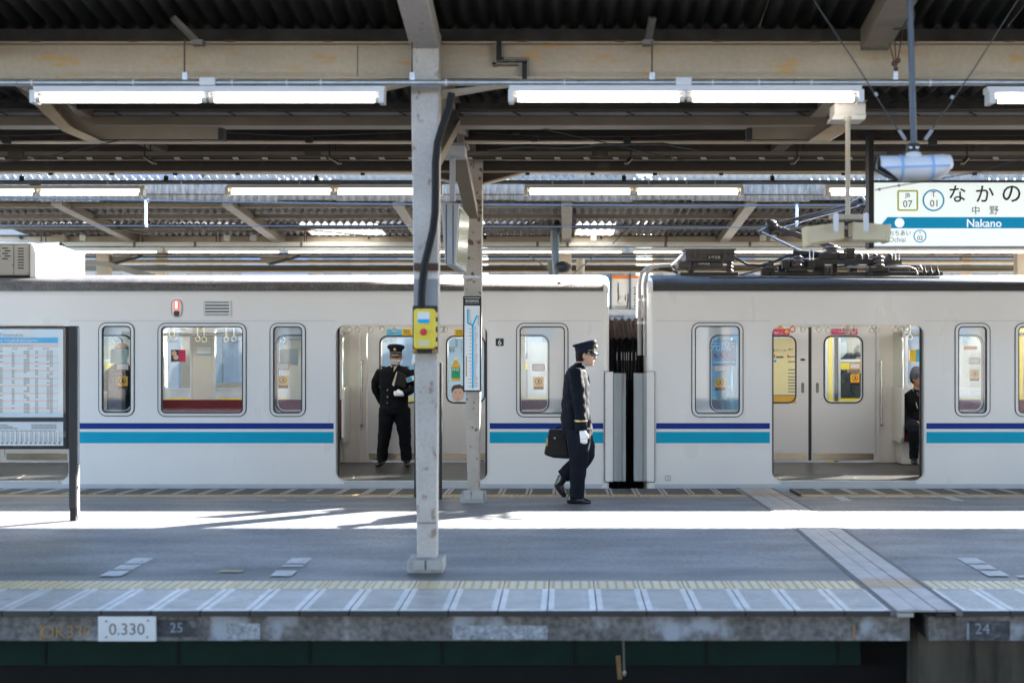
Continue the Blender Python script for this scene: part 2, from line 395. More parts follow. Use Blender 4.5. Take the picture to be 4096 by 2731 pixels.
for x in xsf:
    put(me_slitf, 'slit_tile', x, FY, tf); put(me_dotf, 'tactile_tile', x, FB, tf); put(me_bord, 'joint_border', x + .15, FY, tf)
# solid bedding under the tiles, concrete nosing face with a gap at the expansion joint
b = MB(); b.box(XA, XB, NE + .95, NB - .03, -1.1, -.19)
b.build('platform_wall', m_dark, platform)  # near-black colour stands in for the shade below the platform edge
b = MB(); b.prism([(FB, -1.1), (FB, platz(FB) - .04), (FE - .02, platz(FE) - .04), (FE - .02, -1.1)], 'x', XA, XB)
b.build('platform_wall', m_conc, platform)
b = MB(); b.box(XA, PX(3645, NE), NE + .03, NB, -.187, -.036); b.build('edge_beam', m_edge, platform, .006)
b = MB(); b.box(PX(3722, NE), XB, NE + .03, NB, -.187, -.036); b.build('edge_beam', m_edge, platform, .006)
b = MB(); b.box(XA, PX(3435, 9.4), 9.35, 9.4, -.50, -.12); b.build('under_platform_board', m_green, platform)
b = MB(); b.box(2.27, XB, 9.15, 9.45, -1.14, -.19); b.build('under_platform_pier', m_pier, platform)
for k in range(9):
    x = -4.3 + .87 * k
    MB().box(x, x + .012, 9.342, 9.352, -.49, -.16).build('board_joint', m_black, platform)
# expansion joint cover plates, three strips over the whole width
segs = [(NE - .02, NY - .004, m_plate), (NY, NB, m_platetan), (NB + .004, 12.25, m_plate), (12.254, FB - .004, m_plate), (FB, FY, m_platetan), (FY + .004, FE, m_plate)]
for a, c, mt in segs:
    for x0, x1 in ((2.0, 2.122), (2.126, 2.238), (2.246, 2.36)):
        n = max(1, int((c - a) / .7)); bb = MB()
        yy = [a + (c - a) * i / n for i in range(n + 1)]
        bb.prism([(y, platz(y) + .007) for y in yy] + [(y, platz(y) - .004) for y in yy[::-1]], 'x', x0, x1)
        bb.build('cover_plate', mt, platform)
    for x0, x1 in ((1.965, 2.0), (2.36, 2.4)):
        n = max(1, int((c - a) / .7)); bb = MB(); yy = [a + .01 + (c - a) * i / n for i in range(n + 1)]
        bb.prism([(y, platz(y) + .004) for y in yy] + [(y, platz(y) - .03) for y in yy[::-1]], 'x', x0, x1)
        bb.build('joint_border', m_mortar, platform)
# painted marks
def mark(x0, x1, y0, y1, mt=m_white, sk=0):
    bb = MB(); bb.add([(x0, y0, platz(y0) + .004), (x1, y0, platz(y0) + .004), (x1, y1, platz(y1) + .004), (x0, y1, platz(y1) + .004)], [(0, 1, 2, 3)])
    bb.build('painted_mark', mt, platform)
for x in (-3.15, -1.97, 3.0):
    for y0, y1 in ((9.82, 10.05), (10.1, 10.31), (10.36, 10.62)):
        if x == -1.97 and y0 == 10.1: y0, y1 = 10.22, 10.3
        mark(x - .075, x + .075, y0, y1)
for x in (2.92, 4.08):
    for y0 in (15.08, 14.9, 14.72): mark(x - .06, x + .06, y0, y0 + .15)
for x0 in (3.05, 3.42, 3.79, 4.2): mark(x0, x0 + .3, 15.13, 15.22)
for x0 in (3.12, 3.45): mark(x0, x0 + .3, 9.76, 9.84)
for x0 in (-2.2, -1.85, -1.5): mark(x0, x0 + .28, 15.13, 15.22)
mark(-2.7, -2.56, 14.75, 14.8); mark(-3.05, -2.9, 14.75, 14.8)
mark(-2.45, -2.28, 9.98, 10.08, M('worn_yellow', (.33, .28, .16), .6))
# writing and paint on the edge beam
Yf = NE + .026
text('OK330', 265, 2525, 48, Yf, m_orange, platform, 'lettering'); text('25', 705, 2508, 38, Yf - .003, m_inkblue, platform); text('24', 3930, 2512, 42, Yf - .003, m_inkblue, platform)
for xa, xb, ya, yb, mt in ((622, 790, 2478, 2545, m_paintdk), (3870, 4040, 2482, 2560, m_paintdk), (905, 1040, 2492, 2555, m_bluepaint), (1810, 2190, 2500, 2556, m_bluepaint)):
    d = 0 if mt is m_paintdk else .001
    MB().pbox(xa, xb, ya, yb, Yf + d, Yf + .006).build('paint_patch', mt, platform)
for xa, xb in ((160, 167), (3412, 3420)): MB().pbox(xa, xb, 2500, 2558, Yf + .001, Yf + .006).build('painted_mark', m_orange, platform)
MB().pbox(3868, 3876, 2490, 2556, Yf - .004, Yf).build('painted_mark', m_inkblue, platform)
MB().pbox(3590, 3655, 2450, 2466, NE - .03, NE + .02).build('plate_end', m_border, platform)
MB().pbox(3745, 3808, 2452, 2468, NE - .02, NE + .02).build('plate_end', m_greydk, platform)
t = thing('distance_marker', 'small white plate reading 0.330 on the platform edge face', 'sign', P(505, 2563, 8.6))
MB().pbox(392, 622, 2464, 2563, NE - .002, NE + .022).build('plate', m_paper, t, .002)
text('0.330', 507, 2514, 46, NE - .004, m_inkg, t)
bb = MB()
for x, y in ((425, 2482), (592, 2480), (425, 2546), (590, 2546)): bb.lathe(P(x, y, NE - .002), [(.006, 0), (.006, -.004)], 'y', 8)
bb.build('bolt', m_galvd, t)
t = thing('hanging_cable', 'short cable with an orange tag hanging under the platform edge', 'cable', P(2495, 2700, 9.2))
MB().tube([P(2493, 2555, 9.2), P(2495, 2600, 9.2), P(2497, 2690, 9.2)], .008, 6).build('cord', m_galvd, t)
MB().lathe(P(2498, 2690, 9.2), [(.006, .02), (.014, 0), (.006, -.02)]).build('end_cap', m_galv, t)
MB().bar(P(2472, 2620, 9.2), P(2480, 2715, 9.2), .03, .004).build('tag', m_orange, t)

# a stain of damp dirt along the foot of the near column, part of the asphalt itself
nt = m_asphalt.node_tree; bs = nt.nodes['Principled BSDF']; src = bs.inputs['Base Color'].links[0].from_socket
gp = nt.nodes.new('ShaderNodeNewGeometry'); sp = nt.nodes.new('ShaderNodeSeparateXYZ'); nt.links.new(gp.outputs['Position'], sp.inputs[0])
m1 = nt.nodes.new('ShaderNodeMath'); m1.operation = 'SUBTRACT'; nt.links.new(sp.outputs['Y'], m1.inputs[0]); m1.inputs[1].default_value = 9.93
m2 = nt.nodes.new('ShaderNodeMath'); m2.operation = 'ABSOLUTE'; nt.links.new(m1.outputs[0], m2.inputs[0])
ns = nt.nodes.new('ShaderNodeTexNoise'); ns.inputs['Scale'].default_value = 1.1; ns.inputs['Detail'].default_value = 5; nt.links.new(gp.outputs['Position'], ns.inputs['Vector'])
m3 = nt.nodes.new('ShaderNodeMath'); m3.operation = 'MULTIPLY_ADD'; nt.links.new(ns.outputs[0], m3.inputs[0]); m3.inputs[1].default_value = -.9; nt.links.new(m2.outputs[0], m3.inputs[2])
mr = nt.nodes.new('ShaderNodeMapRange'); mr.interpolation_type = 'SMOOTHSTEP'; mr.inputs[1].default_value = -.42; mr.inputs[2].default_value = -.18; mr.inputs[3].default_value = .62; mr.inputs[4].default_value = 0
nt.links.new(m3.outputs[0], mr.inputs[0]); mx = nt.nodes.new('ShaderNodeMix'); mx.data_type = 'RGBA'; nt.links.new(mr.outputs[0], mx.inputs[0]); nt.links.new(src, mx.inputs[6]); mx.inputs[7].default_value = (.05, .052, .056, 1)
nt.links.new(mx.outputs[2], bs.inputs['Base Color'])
# guessed platform under the viewpoint; added, with its roof, to shade the track pit
b = MB(); b.box(-20, 20, -7, 4.6, -1.1, 0.0); tag(b.build('added_near_platform', m_asphalt), kind='structure')

# platform on the far side of the tracks
b = MB(); b.box(-30, 30, 24.0, 33.0, -1.1, 0.0); pb = b.build('far_platform', m_conc); tag(pb, kind='structure')
MB().box(-30, 30, 24.3, 24.66, .0, .006).build('tactile_strip', m_yel, pb)
# ------------------------------------------------------------------ corrugated sheets
def corr_mesh(name, w, L, pitch, amp, mat, th=.006, seg=8):
    "sheet w wide (X), L long (Y), waves across X; its near edge at y = 0"
    b = MB(); n = int(round(w / pitch * seg)); x = [i * w / n for i in range(n + 1)]
    z = [amp * math.cos(2 * math.pi * q / pitch) for q in x]
    vs = [(a, y, c + t) for t in (0, th) for y in (0, L) for a, c in zip(x, z)]
    N = n + 1; fs = []
    for i in range(n):
        fs += [(i, i + 1, N + i + 1, N + i), (2 * N + i, 3 * N + i, 3 * N + i + 1, 2 * N + i + 1), (i, 2 * N + i, 2 * N + i + 1, i + 1), (N + i, N + i + 1, 3 * N + i + 1, 3 * N + i)]
    fs += [(0, N, 3 * N, 2 * N), (n, 2 * N + n, 3 * N + n, N + n)]
    b.add(vs, fs, 0, True)
    me = b.mesh(name, mat, (0, 0, 0))[0]
    return me
PITCH = .13
def sheets(parent, x0, x1, a, c, mat, name='roofing_sheet', amp=.026, w=None, lift=.007, pitch=PITCH):
    "row of overlapping sheets from point a=(Y,z) to c=(Y,z)"
    w = w or 7 * pitch
    d = math.hypot(c[0] - a[0], c[1] - a[1]); ang = math.atan2(c[1] - a[1], c[0] - a[0])
    me = corr_mesh(name, w + pitch, d, pitch, amp, mat)
    i = 0; x = x0
    while x < x1:
        o = link_mesh(name, me, (x, a[0], a[1] + (lift if i % 2 else 0)), parent); o.rotation_euler.x = ang
        x += w; i += 1
# ------------------------------------------------------------------ canopy over the platform
can = thing('platform_canopy', 'low cream steel platform canopy with dark corrugated roofing over the grey platform', 'canopy', (-1.0, 12.5, 0))
def column(fr, w0, w1, z0, z1, mt, dpt, xs0, xs1):
    bb = MB()
    vs = [(xs0 - w0 / 2, fr, z0), (xs0 + w0 / 2, fr, z0), (xs0 + w0 / 2, fr + dpt * .75, z0), (xs0 - w0 / 2, fr + dpt * .75, z0),
          (xs1 - w1 / 2, fr - .02, z1), (xs1 + w1 / 2, fr - .02, z1), (xs1 + w1 / 2, fr + dpt, z1), (xs1 - w1 / 2, fr + dpt, z1)]
    bb.add(vs, [(0, 3, 2, 1), (4, 5, 6, 7), (0, 1, 5, 4), (1, 2, 6, 5), (2, 3, 7, 6), (3, 0, 4, 7)])
    return bb.build('column', mt, can, .008)
c1 = column(10.1, .138, .205, .09, 3.84, m_col, .2, PX(1707, 10.1), PX(1700, 10.1))
c2 = column(14.62, .118, .215, .04, 3.5, m_col2, .2, PX(1893, 14.62), PX(1889, 14.62))
bb = MB(); x = PX(1706, 10.1); bb.prism([(x - .125, 9.99), (x + .125, 9.99), (x + .125, 10.28), (x - .125, 10.28)], 'z', -.01, .095)
cb = bb.build('footing', m_conc, c1, .012)
MB().pbox(1652, 1698, 2240, 2278, 9.974, 9.99).build('footing_paint', m_border, cb)
MB().pbox(1706, 1764, 2240, 2278, 9.974, 9.99).build('footing_paint', m_border, cb)
MB().pbox(1668, 1746, 2088, 2092, 10.094, 10.12).build('weld_seam', m_galvd, c1)
MB().pbox(1655, 1752, 1052, 1082, 10.075, 10.12).build('rust_band', m_rust, c1)
MB().pbox(1655, 1752, 1094, 1116, 10.072, 10.12).build('steel_strap', m_galv, c1)
MB().pbox(1655, 1752, 1116, 1222, 10.078, 10.12).build('bare_patch', m_grey, c1)
bb = MB(); x = PX(1889, 14.5); bb.prism([(x - .125, 14.5), (x + .125, 14.5), (x + .125, 14.85), (x - .125, 14.85)], 'z', -.03, .075)
cb = bb.build('footing', m_conc, c2, .012)
MB().pbox(1855, 1882, 1960, 1994, 14.494, 14.51).build('footing_paint', m_border, cb); MB().pbox(1888, 1932, 1960, 1994, 14.494, 14.51).build('footing_paint', m_border, cb)
MB().pbox(1850, 1928, 1101, 1112, 14.59, 14.65).build('steel_strap', m_galv, c2)
MB().pbox(1852, 1926, 757, 761, 14.59, 14.65).build('weld_seam', m_cream, c2)
# near longitudinal beam in two pieces with a stepped joint
YB = 10.22
zt, zb_ = PZ(166, YB), PZ(314, YB)
zt_i, zb_i = zt - .012, zb_ + .012
def zz(y): return PZ(y, YB)
def xx(x): return PX(x, YB)
for nm, poly, x0, x1 in (('left', [(XA, zb_), (xx(2088), zb_), (xx(2088), zz(250)), (xx(1985), zz(250)), (xx(1985), zt), (XA, zt)], XA, xx(2088)),
                         ('right', [(xx(2108), zb_), (XB, zb_), (XB, zt), (xx(2006), zt), (xx(2006), zz(236)), (xx(2108), zz(236))], xx(2108), XB)):
    o = MB().prism(poly, 'y', YB + .05, YB + .075).build('beam_web', m_cream, can)
    f0 = x0 if nm == 'left' else xx(2006); f1 = x1 if nm == 'right' else xx(1985)
    MB().box(f0, f1, YB - .005, YB + .13, zt - .014, zt).build('beam_flange', m_cream, can, .003)
    MB().box(x0, x1, YB - .005, YB + .13, zb_, zb_ + .014).build('beam_flange', m_cream, can, .003)
bb = MB()
for xa, xb, ya, yb in ((1968, 1985, 176, 262), (2006, 2014, 176, 236), (2006, 2116, 228, 236), (1968, 2088, 250, 258), (2074, 2088, 258, 306), (2108, 2116, 236, 306)):
    bb.box(xx(xa), xx(xb), YB + .005, YB + .05, zz(yb), zz(ya))
bb.build('joint_stiffener', m_cream2, can)
MB().box(xx(1985.5), xx(2005.5), YB + .02, YB + .1, zz(236), zz(168)).box(xx(2088.5), xx(2107.5), YB + .02, YB + .1, zz(313), zz(251)).build('joint_packing', m_black, can)
MB().box(xx(1424), xx(1428), YB + .046, YB + .05, zz(306), zz(176)).build('weld_seam', m_cream2, can)
MB().box(XA, XB, YB + .05, YB + .16, zt, zt + .10).build('purlin', m_roof_d, can)
# roof: rises towards the near eave, falls to a valley, rises to the far eave
NEAR_E, RIDGE, VAL, FAR_E = (7.3, 4.42), (10.42, 3.90), (12.6, 3.80), (17.5, 3.93)
sheets(can, XA, XB, NEAR_E, RIDGE, m_roof_d); sheets(can, XA, XB, RIDGE, VAL, m_roof_d); sheets(can, XA, XB, VAL, FAR_E, m_roof_d)
for X in (-4.2, -1.0, 2.2, 5.4, 8.6, 11.8):
    bb = MB(); bb.prism([(7.5, 4.30), (10.12, 3.86), (10.12, 3.70), (7.5, 4.18)], 'x', X - .1, X + .1); bb.build('rafter', m_col if X == -1.0 else m_cream2, can, .006)
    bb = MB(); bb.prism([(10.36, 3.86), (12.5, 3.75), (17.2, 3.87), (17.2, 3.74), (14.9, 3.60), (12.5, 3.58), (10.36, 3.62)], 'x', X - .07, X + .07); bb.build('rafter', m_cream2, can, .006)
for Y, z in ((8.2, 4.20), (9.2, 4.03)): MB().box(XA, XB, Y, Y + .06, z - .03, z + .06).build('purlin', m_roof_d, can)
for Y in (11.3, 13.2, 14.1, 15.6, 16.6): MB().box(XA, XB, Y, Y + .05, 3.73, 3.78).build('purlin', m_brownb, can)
# valley gutter, inner beam, column beam
YG = 12.4
MB().pbox(-1500, 5500, 437, 462, YG + .02, YG + .2).build('gutter_panel', m_grey, can)
MB().pbox(-1500, 5500, 462, 502, YG, YG + .25).build('gutter', m_cream2, can, .01)
MB().pbox(-1500, 5500, 440, 447, YG - .01, YG + .02).build('gutter_lip', m_cream2, can)
for k in range(-14, 22):
    x = CX + k * 228 + 40
    if -100 < x < 4200: MB().bar(P(x - 22, 448, YG - .005), P(x + 8, 462, YG - .012), .01, .012).build('gutter_clip', m_brownb, can)
MB().pbox(-1500, 5500, 412, 436, 12.0, 12.06).build('purlin', m_roof_d, can)
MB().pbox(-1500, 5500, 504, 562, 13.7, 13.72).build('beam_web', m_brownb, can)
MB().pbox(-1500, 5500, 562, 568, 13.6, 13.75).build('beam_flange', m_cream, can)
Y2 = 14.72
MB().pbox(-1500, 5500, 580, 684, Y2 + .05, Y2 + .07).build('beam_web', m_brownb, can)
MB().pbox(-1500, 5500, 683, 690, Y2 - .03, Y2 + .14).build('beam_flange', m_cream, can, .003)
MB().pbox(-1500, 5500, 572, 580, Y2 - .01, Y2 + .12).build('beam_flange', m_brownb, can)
# haunch under the column beam
def pxz(pts, Y): return [(PX(x, Y), PZ(y, Y)) for x, y in pts]
MB().prism(pxz([(1640, 690), (2090, 690), (1930, 732), (1850, 732)], Y2 + .02), 'y', Y2 + .02, Y2 + .05).build('haunch', m_brownb, can)
MB().prism(pxz([(2090, 687), (2093, 693), (1930, 737), (1927, 731)], Y2 - .03), 'y', Y2 - .03, Y2 + .12).build('haunch_flange', m_cream, can)
MB().prism(pxz([(1650, 687), (1647, 693), (1850, 737), (1853, 731)], Y2 - .03), 'y', Y2 - .03, Y2 + .12).build('haunch_flange', m_cream, can)
MB().prism(pxz([(1640, 316), (1500, 352), (1505, 360), (1645, 330)], YB), 'y', YB + .0, YB + .12).build('haunch_flange', m_cream, can)
MB().prism(pxz([(1760, 385), (1985, 345), (2060, 338), (2060, 330), (1990, 336), (1760, 362)], YB), 'y', YB + .0, YB + .12).build('haunch_flange', m_cream, can)
# slotted cable tray hung under the canopy
YT = 14.2
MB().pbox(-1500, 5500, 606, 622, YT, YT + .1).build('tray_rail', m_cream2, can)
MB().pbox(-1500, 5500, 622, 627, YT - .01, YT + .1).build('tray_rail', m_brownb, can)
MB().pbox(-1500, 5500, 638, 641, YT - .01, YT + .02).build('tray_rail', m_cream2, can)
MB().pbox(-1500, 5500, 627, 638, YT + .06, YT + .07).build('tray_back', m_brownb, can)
me = MB().add([(-.035, 0, .012), (.02, 0, .012), (.035, 0, -.012), (-.02, 0, -.012), (-.035, .01, .012), (.02, .01, .012), (.035, .01, -.012), (-.02, .01, -.012)],
              [(0, 1, 2, 3), (4, 7, 6, 5), (0, 4, 5, 1), (1, 5, 6, 2), (2, 6, 7, 3), (3, 7, 4, 0)]).mesh('tray_slot_light', m_fix, (0, 0, 0))[0]
for k in range(-20, 18):
    x = 1995 + 117 * k
    if -60 < x < 4150: link_mesh('tray_slot_light', me, P(x, 633, YT + .02), can)  # white pieces stand for light coming through the tray slots
for x in (62, 1250, 2400, 3580):
    MB().pbox(x - 32, x + 32, 603, 624, YT - .012, YT).build('splice_plate', m_brownb, can)
for x in (590, 1330, 2535, 3200, 3880):
    bb = MB().tube([P(x - 12, 500, YT), P(x - 12, 628, YT)], .007, 6); bb.tube([P(x + 12, 500, YT), P(x + 12, 605, YT)], .007, 6); bb.box(PX(x - 20, YT), PX(x + 20, YT), YT - .03, YT + .03, PZ(508, YT), PZ(498, YT))
    bb.build('tray_hanger', m_ply, can)
    MB().bar(P(x - 10, 630, YT), P(x + 30 * (1 if x < CX else -1), 655, YT - .25), .04, .02).build('hanger_bracket', m_cream2, can)
# bent bracket beams
YK = 11.7
def bent(pts, lower, m1, m2):
    MB().prism(pxz(pts, YK), 'y', YK, YK + .02).build('bracket_web', m1, can)
    MB().prism(pxz(lower, YK - .1), 'y', YK - .1, YK + .1).build('bracket_flange', m2, can)
bent([(100, 350), (215, 350), (300, 460), (385, 503), (885, 506), (885, 556), (370, 556), (270, 510)], [(60, 345), (140, 345), (280, 505), (395, 560), (340, 562), (250, 525)], m_cream2, m_cream)
bent([(3420, 400), (3320, 470), (3255, 505), (2995, 508), (2995, 556), (3270, 556), (3400, 470)], [(3470, 400), (3400, 400), (3330, 500), (3240, 560), (3320, 562), (3390, 520)], m_cream2, m_cream)
for x in (880, 2995): MB().pbox(x - 8, x + 14, 512, 560, YK - .05, YK + .05).build('bracket_end', m_black, can)
# knee braces of the portal frame
MB().bar((-.97, 12.6, 3.42), (-.965, 14.66, 2.93), .13, .10).build('knee_brace', m_cream2, can, .006)
MB().bar((-.96, 10.34, 2.95), (-.96, 12.2, 3.50), .11, .09).build('knee_brace', m_cream2, can, .006)
# small clamps and brackets seen against the light
for x in (200, 445, 700, 950, 1450, 2110, 2370, 2620, 2885, 3375, 3900):
    MB().pbox(x - 8, x + 8, 690, 700, Y2, Y2 + .04).build('beam_clamp', m_black, can)
for x, y in ((20, 560), (1233, 555), (2510, 558), (3735, 565), (2065, 520), (2138, 550)):
    MB().pbox(x - 14, x + 14, y - 14, y + 14, 13.5, 13.58).build('clamp', m_ply, can, .004)
for x in (690, 2610):
    s = 1 if x < CX else -.2
    MB().bar(P(x, 70, 10.0), P(x + 95 * s, 165, 10.12), .05, .03).build('angle_bracket', m_galvd, can)
    MB().pbox(x + 95 * s - 20, x + 95 * s + 25, 158, 178, 10.08, 10.16).build('bracket_clip', m_galvd, can)
for k in range(11):
    x = 120 + 390 * k
    MB().pbox(x, x + 40, 160, 168, YB - .012, YB).build('flange_clip', m_rust, can)

own = thing('added_near_canopy', 'unseen corrugated canopy roof added over the viewpoint to shade the track', 'canopy', (0, 0, 0))  # out of view; added to shade the track pit and train side
sheets(own, -12, 16, (-7, 3.95), (4.9, 4.05), m_roof_d)
for Y in (-5, -1.5, 2, 4.7): MB().box(-12, 17, Y, Y + .1, 3.80, 3.93).build('purlin', m_cream2, own)
for X in (-9, 9, 15): MB().box(X - .1, X + .1, -1.5, -1.3, 0, 3.8).build('column', m_col, own)
# ------------------------------------------------------------------ conduits and fluorescent fittings
def fitting(x0, x1, yh0, yh1, yt, Y, label, group, mt, mh, gap=.02):
    t = thing('fluorescent_light', label, 'light', P((x0 + x1) / 2, yt, Y), group)
    s = Y / F
    MB().pbox(x0, x1, yh0, yh1, Y - .05, Y + .06).build('housing', mh, t, .004)
    L0, L1 = PX(x0, Y), PX(x1, Y); mid = (L0 + L1) / 2; z = PZ(yt, Y)
    for a, c in ((L0 + .03, mid - .012), (mid + .012, L1 - .03)):
        for dz, dy in ((.018, .03), (-.02, -.02)):
            tb = MB().tube([(a, Y + dy, z + dz), (c, Y + dy, z + dz)], .0185, 10).build('tube', mt, t)
            for e0, e1 in ((a - .004, a + .035), (c - .035, c + .004)): MB().tube([(e0, Y + dy, z + dz), (e1, Y + dy, z + dz)], .0192, 10).build('tube_cap', m_fixc, tb)
    for a in (L0, L1 - .03):
        MB().box(a - .004, a + .034, Y - .06, Y + .06, z - .045, PZ(yh1, Y) + .005).build('lamp_holder', mh, t, .004)
    MB().box(mid - .01, mid + .01, Y - .05, Y + .05, z - .01, PZ(yh1, Y)).build('lamp_holder', mh, t)
    return t
YL = 9.95
G1 = 'fluorescent lights under the cream beam'
fitting(132, 1538, 343, 368, 391, YL, 'long lit fluorescent fitting on the galvanised pipe left of the black hose', G1, m_tube, m_fix)
fitting(2036, 3448, 340, 365, 388, YL, 'long lit fluorescent fitting above the beige loudspeakers', G1, m_tube, m_fix)
fitting(3950, 5360, 345, 370, 394, YL, 'long lit fluorescent fitting beside the hanging camera pole', G1, m_tube, m_fix)
YL2 = 16.3
G2 = 'fluorescent lights along the far platform edge'
fitting(-280, 578, 741, 755, 768, YL2, 'lit fluorescent fitting over the car roof hood at the platform edge', G2, m_tubef, m_fixc)
fitting(905, 1770, 738, 752, 766, YL2, 'lit fluorescent fitting above the red side lamp of the train', G2, m_tubef, m_fixc)
fitting(2098, 2972, 738, 752, 766, YL2, 'lit fluorescent fitting above the gap between the train cars', G2, m_tubef, m_fixc)
fitting(3300, 4170, 738, 752, 768, YL2, 'lit fluorescent fitting partly behind the white station sign', G2, m_tubef, m_fixc)
t = thing('conduit_pipe', 'galvanised conduit pipe carrying the near fluorescent lights', 'pipe', P(2048, 332, 9.95))
MB().tube([P(-700, 332, YL), P(4900, 330, YL)], .022, 12).build('pipe', m_galv, t)
for x in (130, 535, 930, 1148, 1285, 1785, 2258, 2850, 3035, 3245, 3720): MB().tube([P(x - 4, 331, YL), P(x + 4, 331, YL)], .0255, 10).build('clamp', m_fix, t)
for x in (828, 2735): MB().pbox(x - 32, x + 32, 308, 342, YL - .03, YL + .03).build('junction_box', m_fix, t, .006)
for x, yt in ((738, 158), (1648, 165), (2608, 165)):
    MB().tube([P(x, yt, YL + .02), P(x, 292, YL + .02)], .006, 6).build('hanger_rod', m_rust, t)
    MB().pbox(x - 10, x + 12, 288, 340, YL - .005, YL + .02).build('hanger_clip', m_galv, t, .003)
x = 3584
bb = MB()
for dx in (-40, -6, 28): bb.tube([P(x + dx, 120, YL + .05), P(x + dx * .1, 262, YL + .02)], .005, 6)
bb.build('hanger_rod', m_rust, t)
MB().pbox(x - 11, x + 9, 285, 342, YL - .01, YL + .02).build('hanger_clip', m_galv, t, .003)
MB().sphere(P(x - 8, 255, YL), .02, 8, 6).sphere(P(x + 8, 243, YL), .02, 8, 6).sphere(P(x, 275, YL), .018, 8, 6).build('shackle', m_rust, t)
t = thing('conduit_pipe', 'dull conduit pipe carrying the lights over the train side', 'pipe', P(2048, 729, YL2))
MB().tube([P(-700, 729, YL2), P(4900, 729, YL2)], .024, 10).build('pipe', m_galvd, t)
for x in (433, 727, 1200, 1360, 2210, 2335, 2595, 2746, 2860): MB().tube([P(x - 3, 729, YL2), P(x + 3, 729, YL2)], .027, 8).build('clamp', m_fixc, t)
for x in (137, 1340, 2532): MB().pbox(x - 20, x + 20, 719, 740, YL2 - .03, YL2 + .03).build('junction_box', m_galvd, t, .004)
for x in (85, 663, 1265, 2496, 3090):
    MB().tube([P(x, 600, YL2), P(x, 705, YL2)], .007, 6).build('hanger_rod', m_ply, t)
    MB().pbox(x - 8, x + 8, 703, 735, YL2 - .005, YL2 + .03).build('hanger_clip', m_ply, t)
# loose cables under the roof
for k, (lab, pts, Y, r) in enumerate((
        ('thin green cable slung low under the canopy valley', [(-100, 660), (200, 625), (480, 560)], 12.9, .006),
        ('thin dark cable drooping from the column to the camera pole', [(1350, 552), (700, 505), (900, 540), (1640, 530)], 12.9, .005),
        ('dark cable running from the column head to the tray', [(1810, 440), (2150, 510), (2480, 585), (2760, 650)], 12.6, .006),
        ('thick black cable sagging along the tray', [(1950, 600), (2100, 585), (2280, 592), (2400, 578), (2650, 575), (2790, 600)], 13.4, .012),
        ('thin cable sagging behind the loudspeaker pole', [(1900, 530), (2150, 545), (2600, 545), (2960, 520), (3300, 530), (3600, 548), (4100, 540)], 13.1, .004))):
    p3 = [P(x, y, Y) for x, y in (pts if k != 1 else [(0, 545), (270, 535), (690, 505), (900, 530), (1200, 545), (1640, 528)])]
    tag(MB().tube(p3, r, 6).build('slung_cable', m_wirek), lab, 'cable')
# ------------------------------------------------------------------ train
m_body = M('aluminium_paint', (.68, .65, .645), .33, bump=.06, bscale=2.5, var=.04, scale=1.2, stretch=(1, 1, .3), spec=.5, rvar=.08, coat=.15,
           dirt=(.59, .57, .58), damt=.4, dscale=1.2, dstretch=(1.6, 1, .15), dsharp=1.0)
m_skirt = M('skirt_paint', (.46, .46, .48), .4, var=.08, scale=3)
m_navy = M('navy_band', (.006, .030, .21), .4, var=.04, spec=.15)
m_aqua = M('aqua_band', (.0, .30, .46), .4, var=.04, spec=.15)
m_troof = M('train_roof', (.022, .020, .020), .7, var=.3, scale=20, bump=.5, bscale=180, spec=.6)
m_troof_lit = M('train_roof_sunlit', (.10, .088, .084), .75, var=.35, scale=9, fine=.5, fscale=60, bump=.4, bscale=160)  # left car's copy, paler and speckled: sunlight put into the colour
m_frame = M('window_frame', (.56, .56, .56), .35, metal=.25, var=.05)
m_rub = M('rubber', (.012, .012, .014), .5, var=.1)
m_leaf = M('door_leaf', (.52, .515, .505), .35, metal=.25, var=.03, scale=1)
m_inner = M('interior_panel', (.52, .49, .44), .5, var=.05, scale=2)
m_floor = M('train_floor', (.038, .036, .034), .34, var=.15, scale=6, spec=.3)
m_seat = M('seat_moquette', (.10, .008, .014), .9, var=.2, scale=40, bump=.3, bscale=300)
m_steel = M('stainless', (.60, .60, .60), .18, metal=1, var=.03)
m_kick = M('kick_plate', (.42, .36, .27), .25, metal=.8, var=.08, scale=3)
m_strap = M('strap_plastic', (.56, .56, .47), .4, var=.03)
m_straporange = M('strap_orange', (.72, .22, .01), .4, var=.03)
m_ceil = M('train_ceiling', (.62, .61, .58), .6, var=.03)
m_lampi = M('interior_lamp', (.9, .9, .9), .4, var=0, emit=(1, .96, .9), estr=1.1)
m_glass = glass('window_glass', (.97, .98, .98), extra=.02); m_glass1 = glass('window_glass_sheen', (.97, .98, .98), extra=.03); m_glass2 = glass('window_glass_bright', (.95, .98, 1), extra=.06); m_glassd = glass('door_glass', (.90, .95, .95), extra=.02); m_glassb = glass('bluish_glass', (.80, .92, .97), extra=.05)
m_bluefilm = glass('blue_film_glass', (.42, .76, .98), extra=.03)
m_magenta = M('magenta_print', (.50, .01, .10), .5, var=.05); m_adyel = M('ad_yellow', (.68, .45, .01), .5, var=.05); m_adblue = M('ad_blue', (.08, .40, .62), .5, var=.3, scale=9)
m_skyblue = M('poster_blue', (.44, .66, .84), .45, var=.03); m_poster_skin = M('poster_skin', (.60, .42, .33), .5, var=.05); m_poster_hair = M('poster_hair', (.05, .045, .045), .6)
m_bottle = M('print_amber', (.62, .36, .05), .5, var=.1); m_label_green = M('print_green', (.01, .25, .12), .5)
m_stick = M('sticker_white', (.62, .62, .60), .5, var=.03); m_stickred = M('sticker_red', (.55, .05, .04), .5); m_stickor = M('sticker_orange', (.75, .22, .01), .5); m_stickyel = M('sticker_yellow', (.75, .50, .01), .5)
m_cardyel = M('card_yellow', (.66, .60, .33), .5, var=.04)
m_cardblue = M('card_blue', (.06, .30, .55), .45, var=.04)
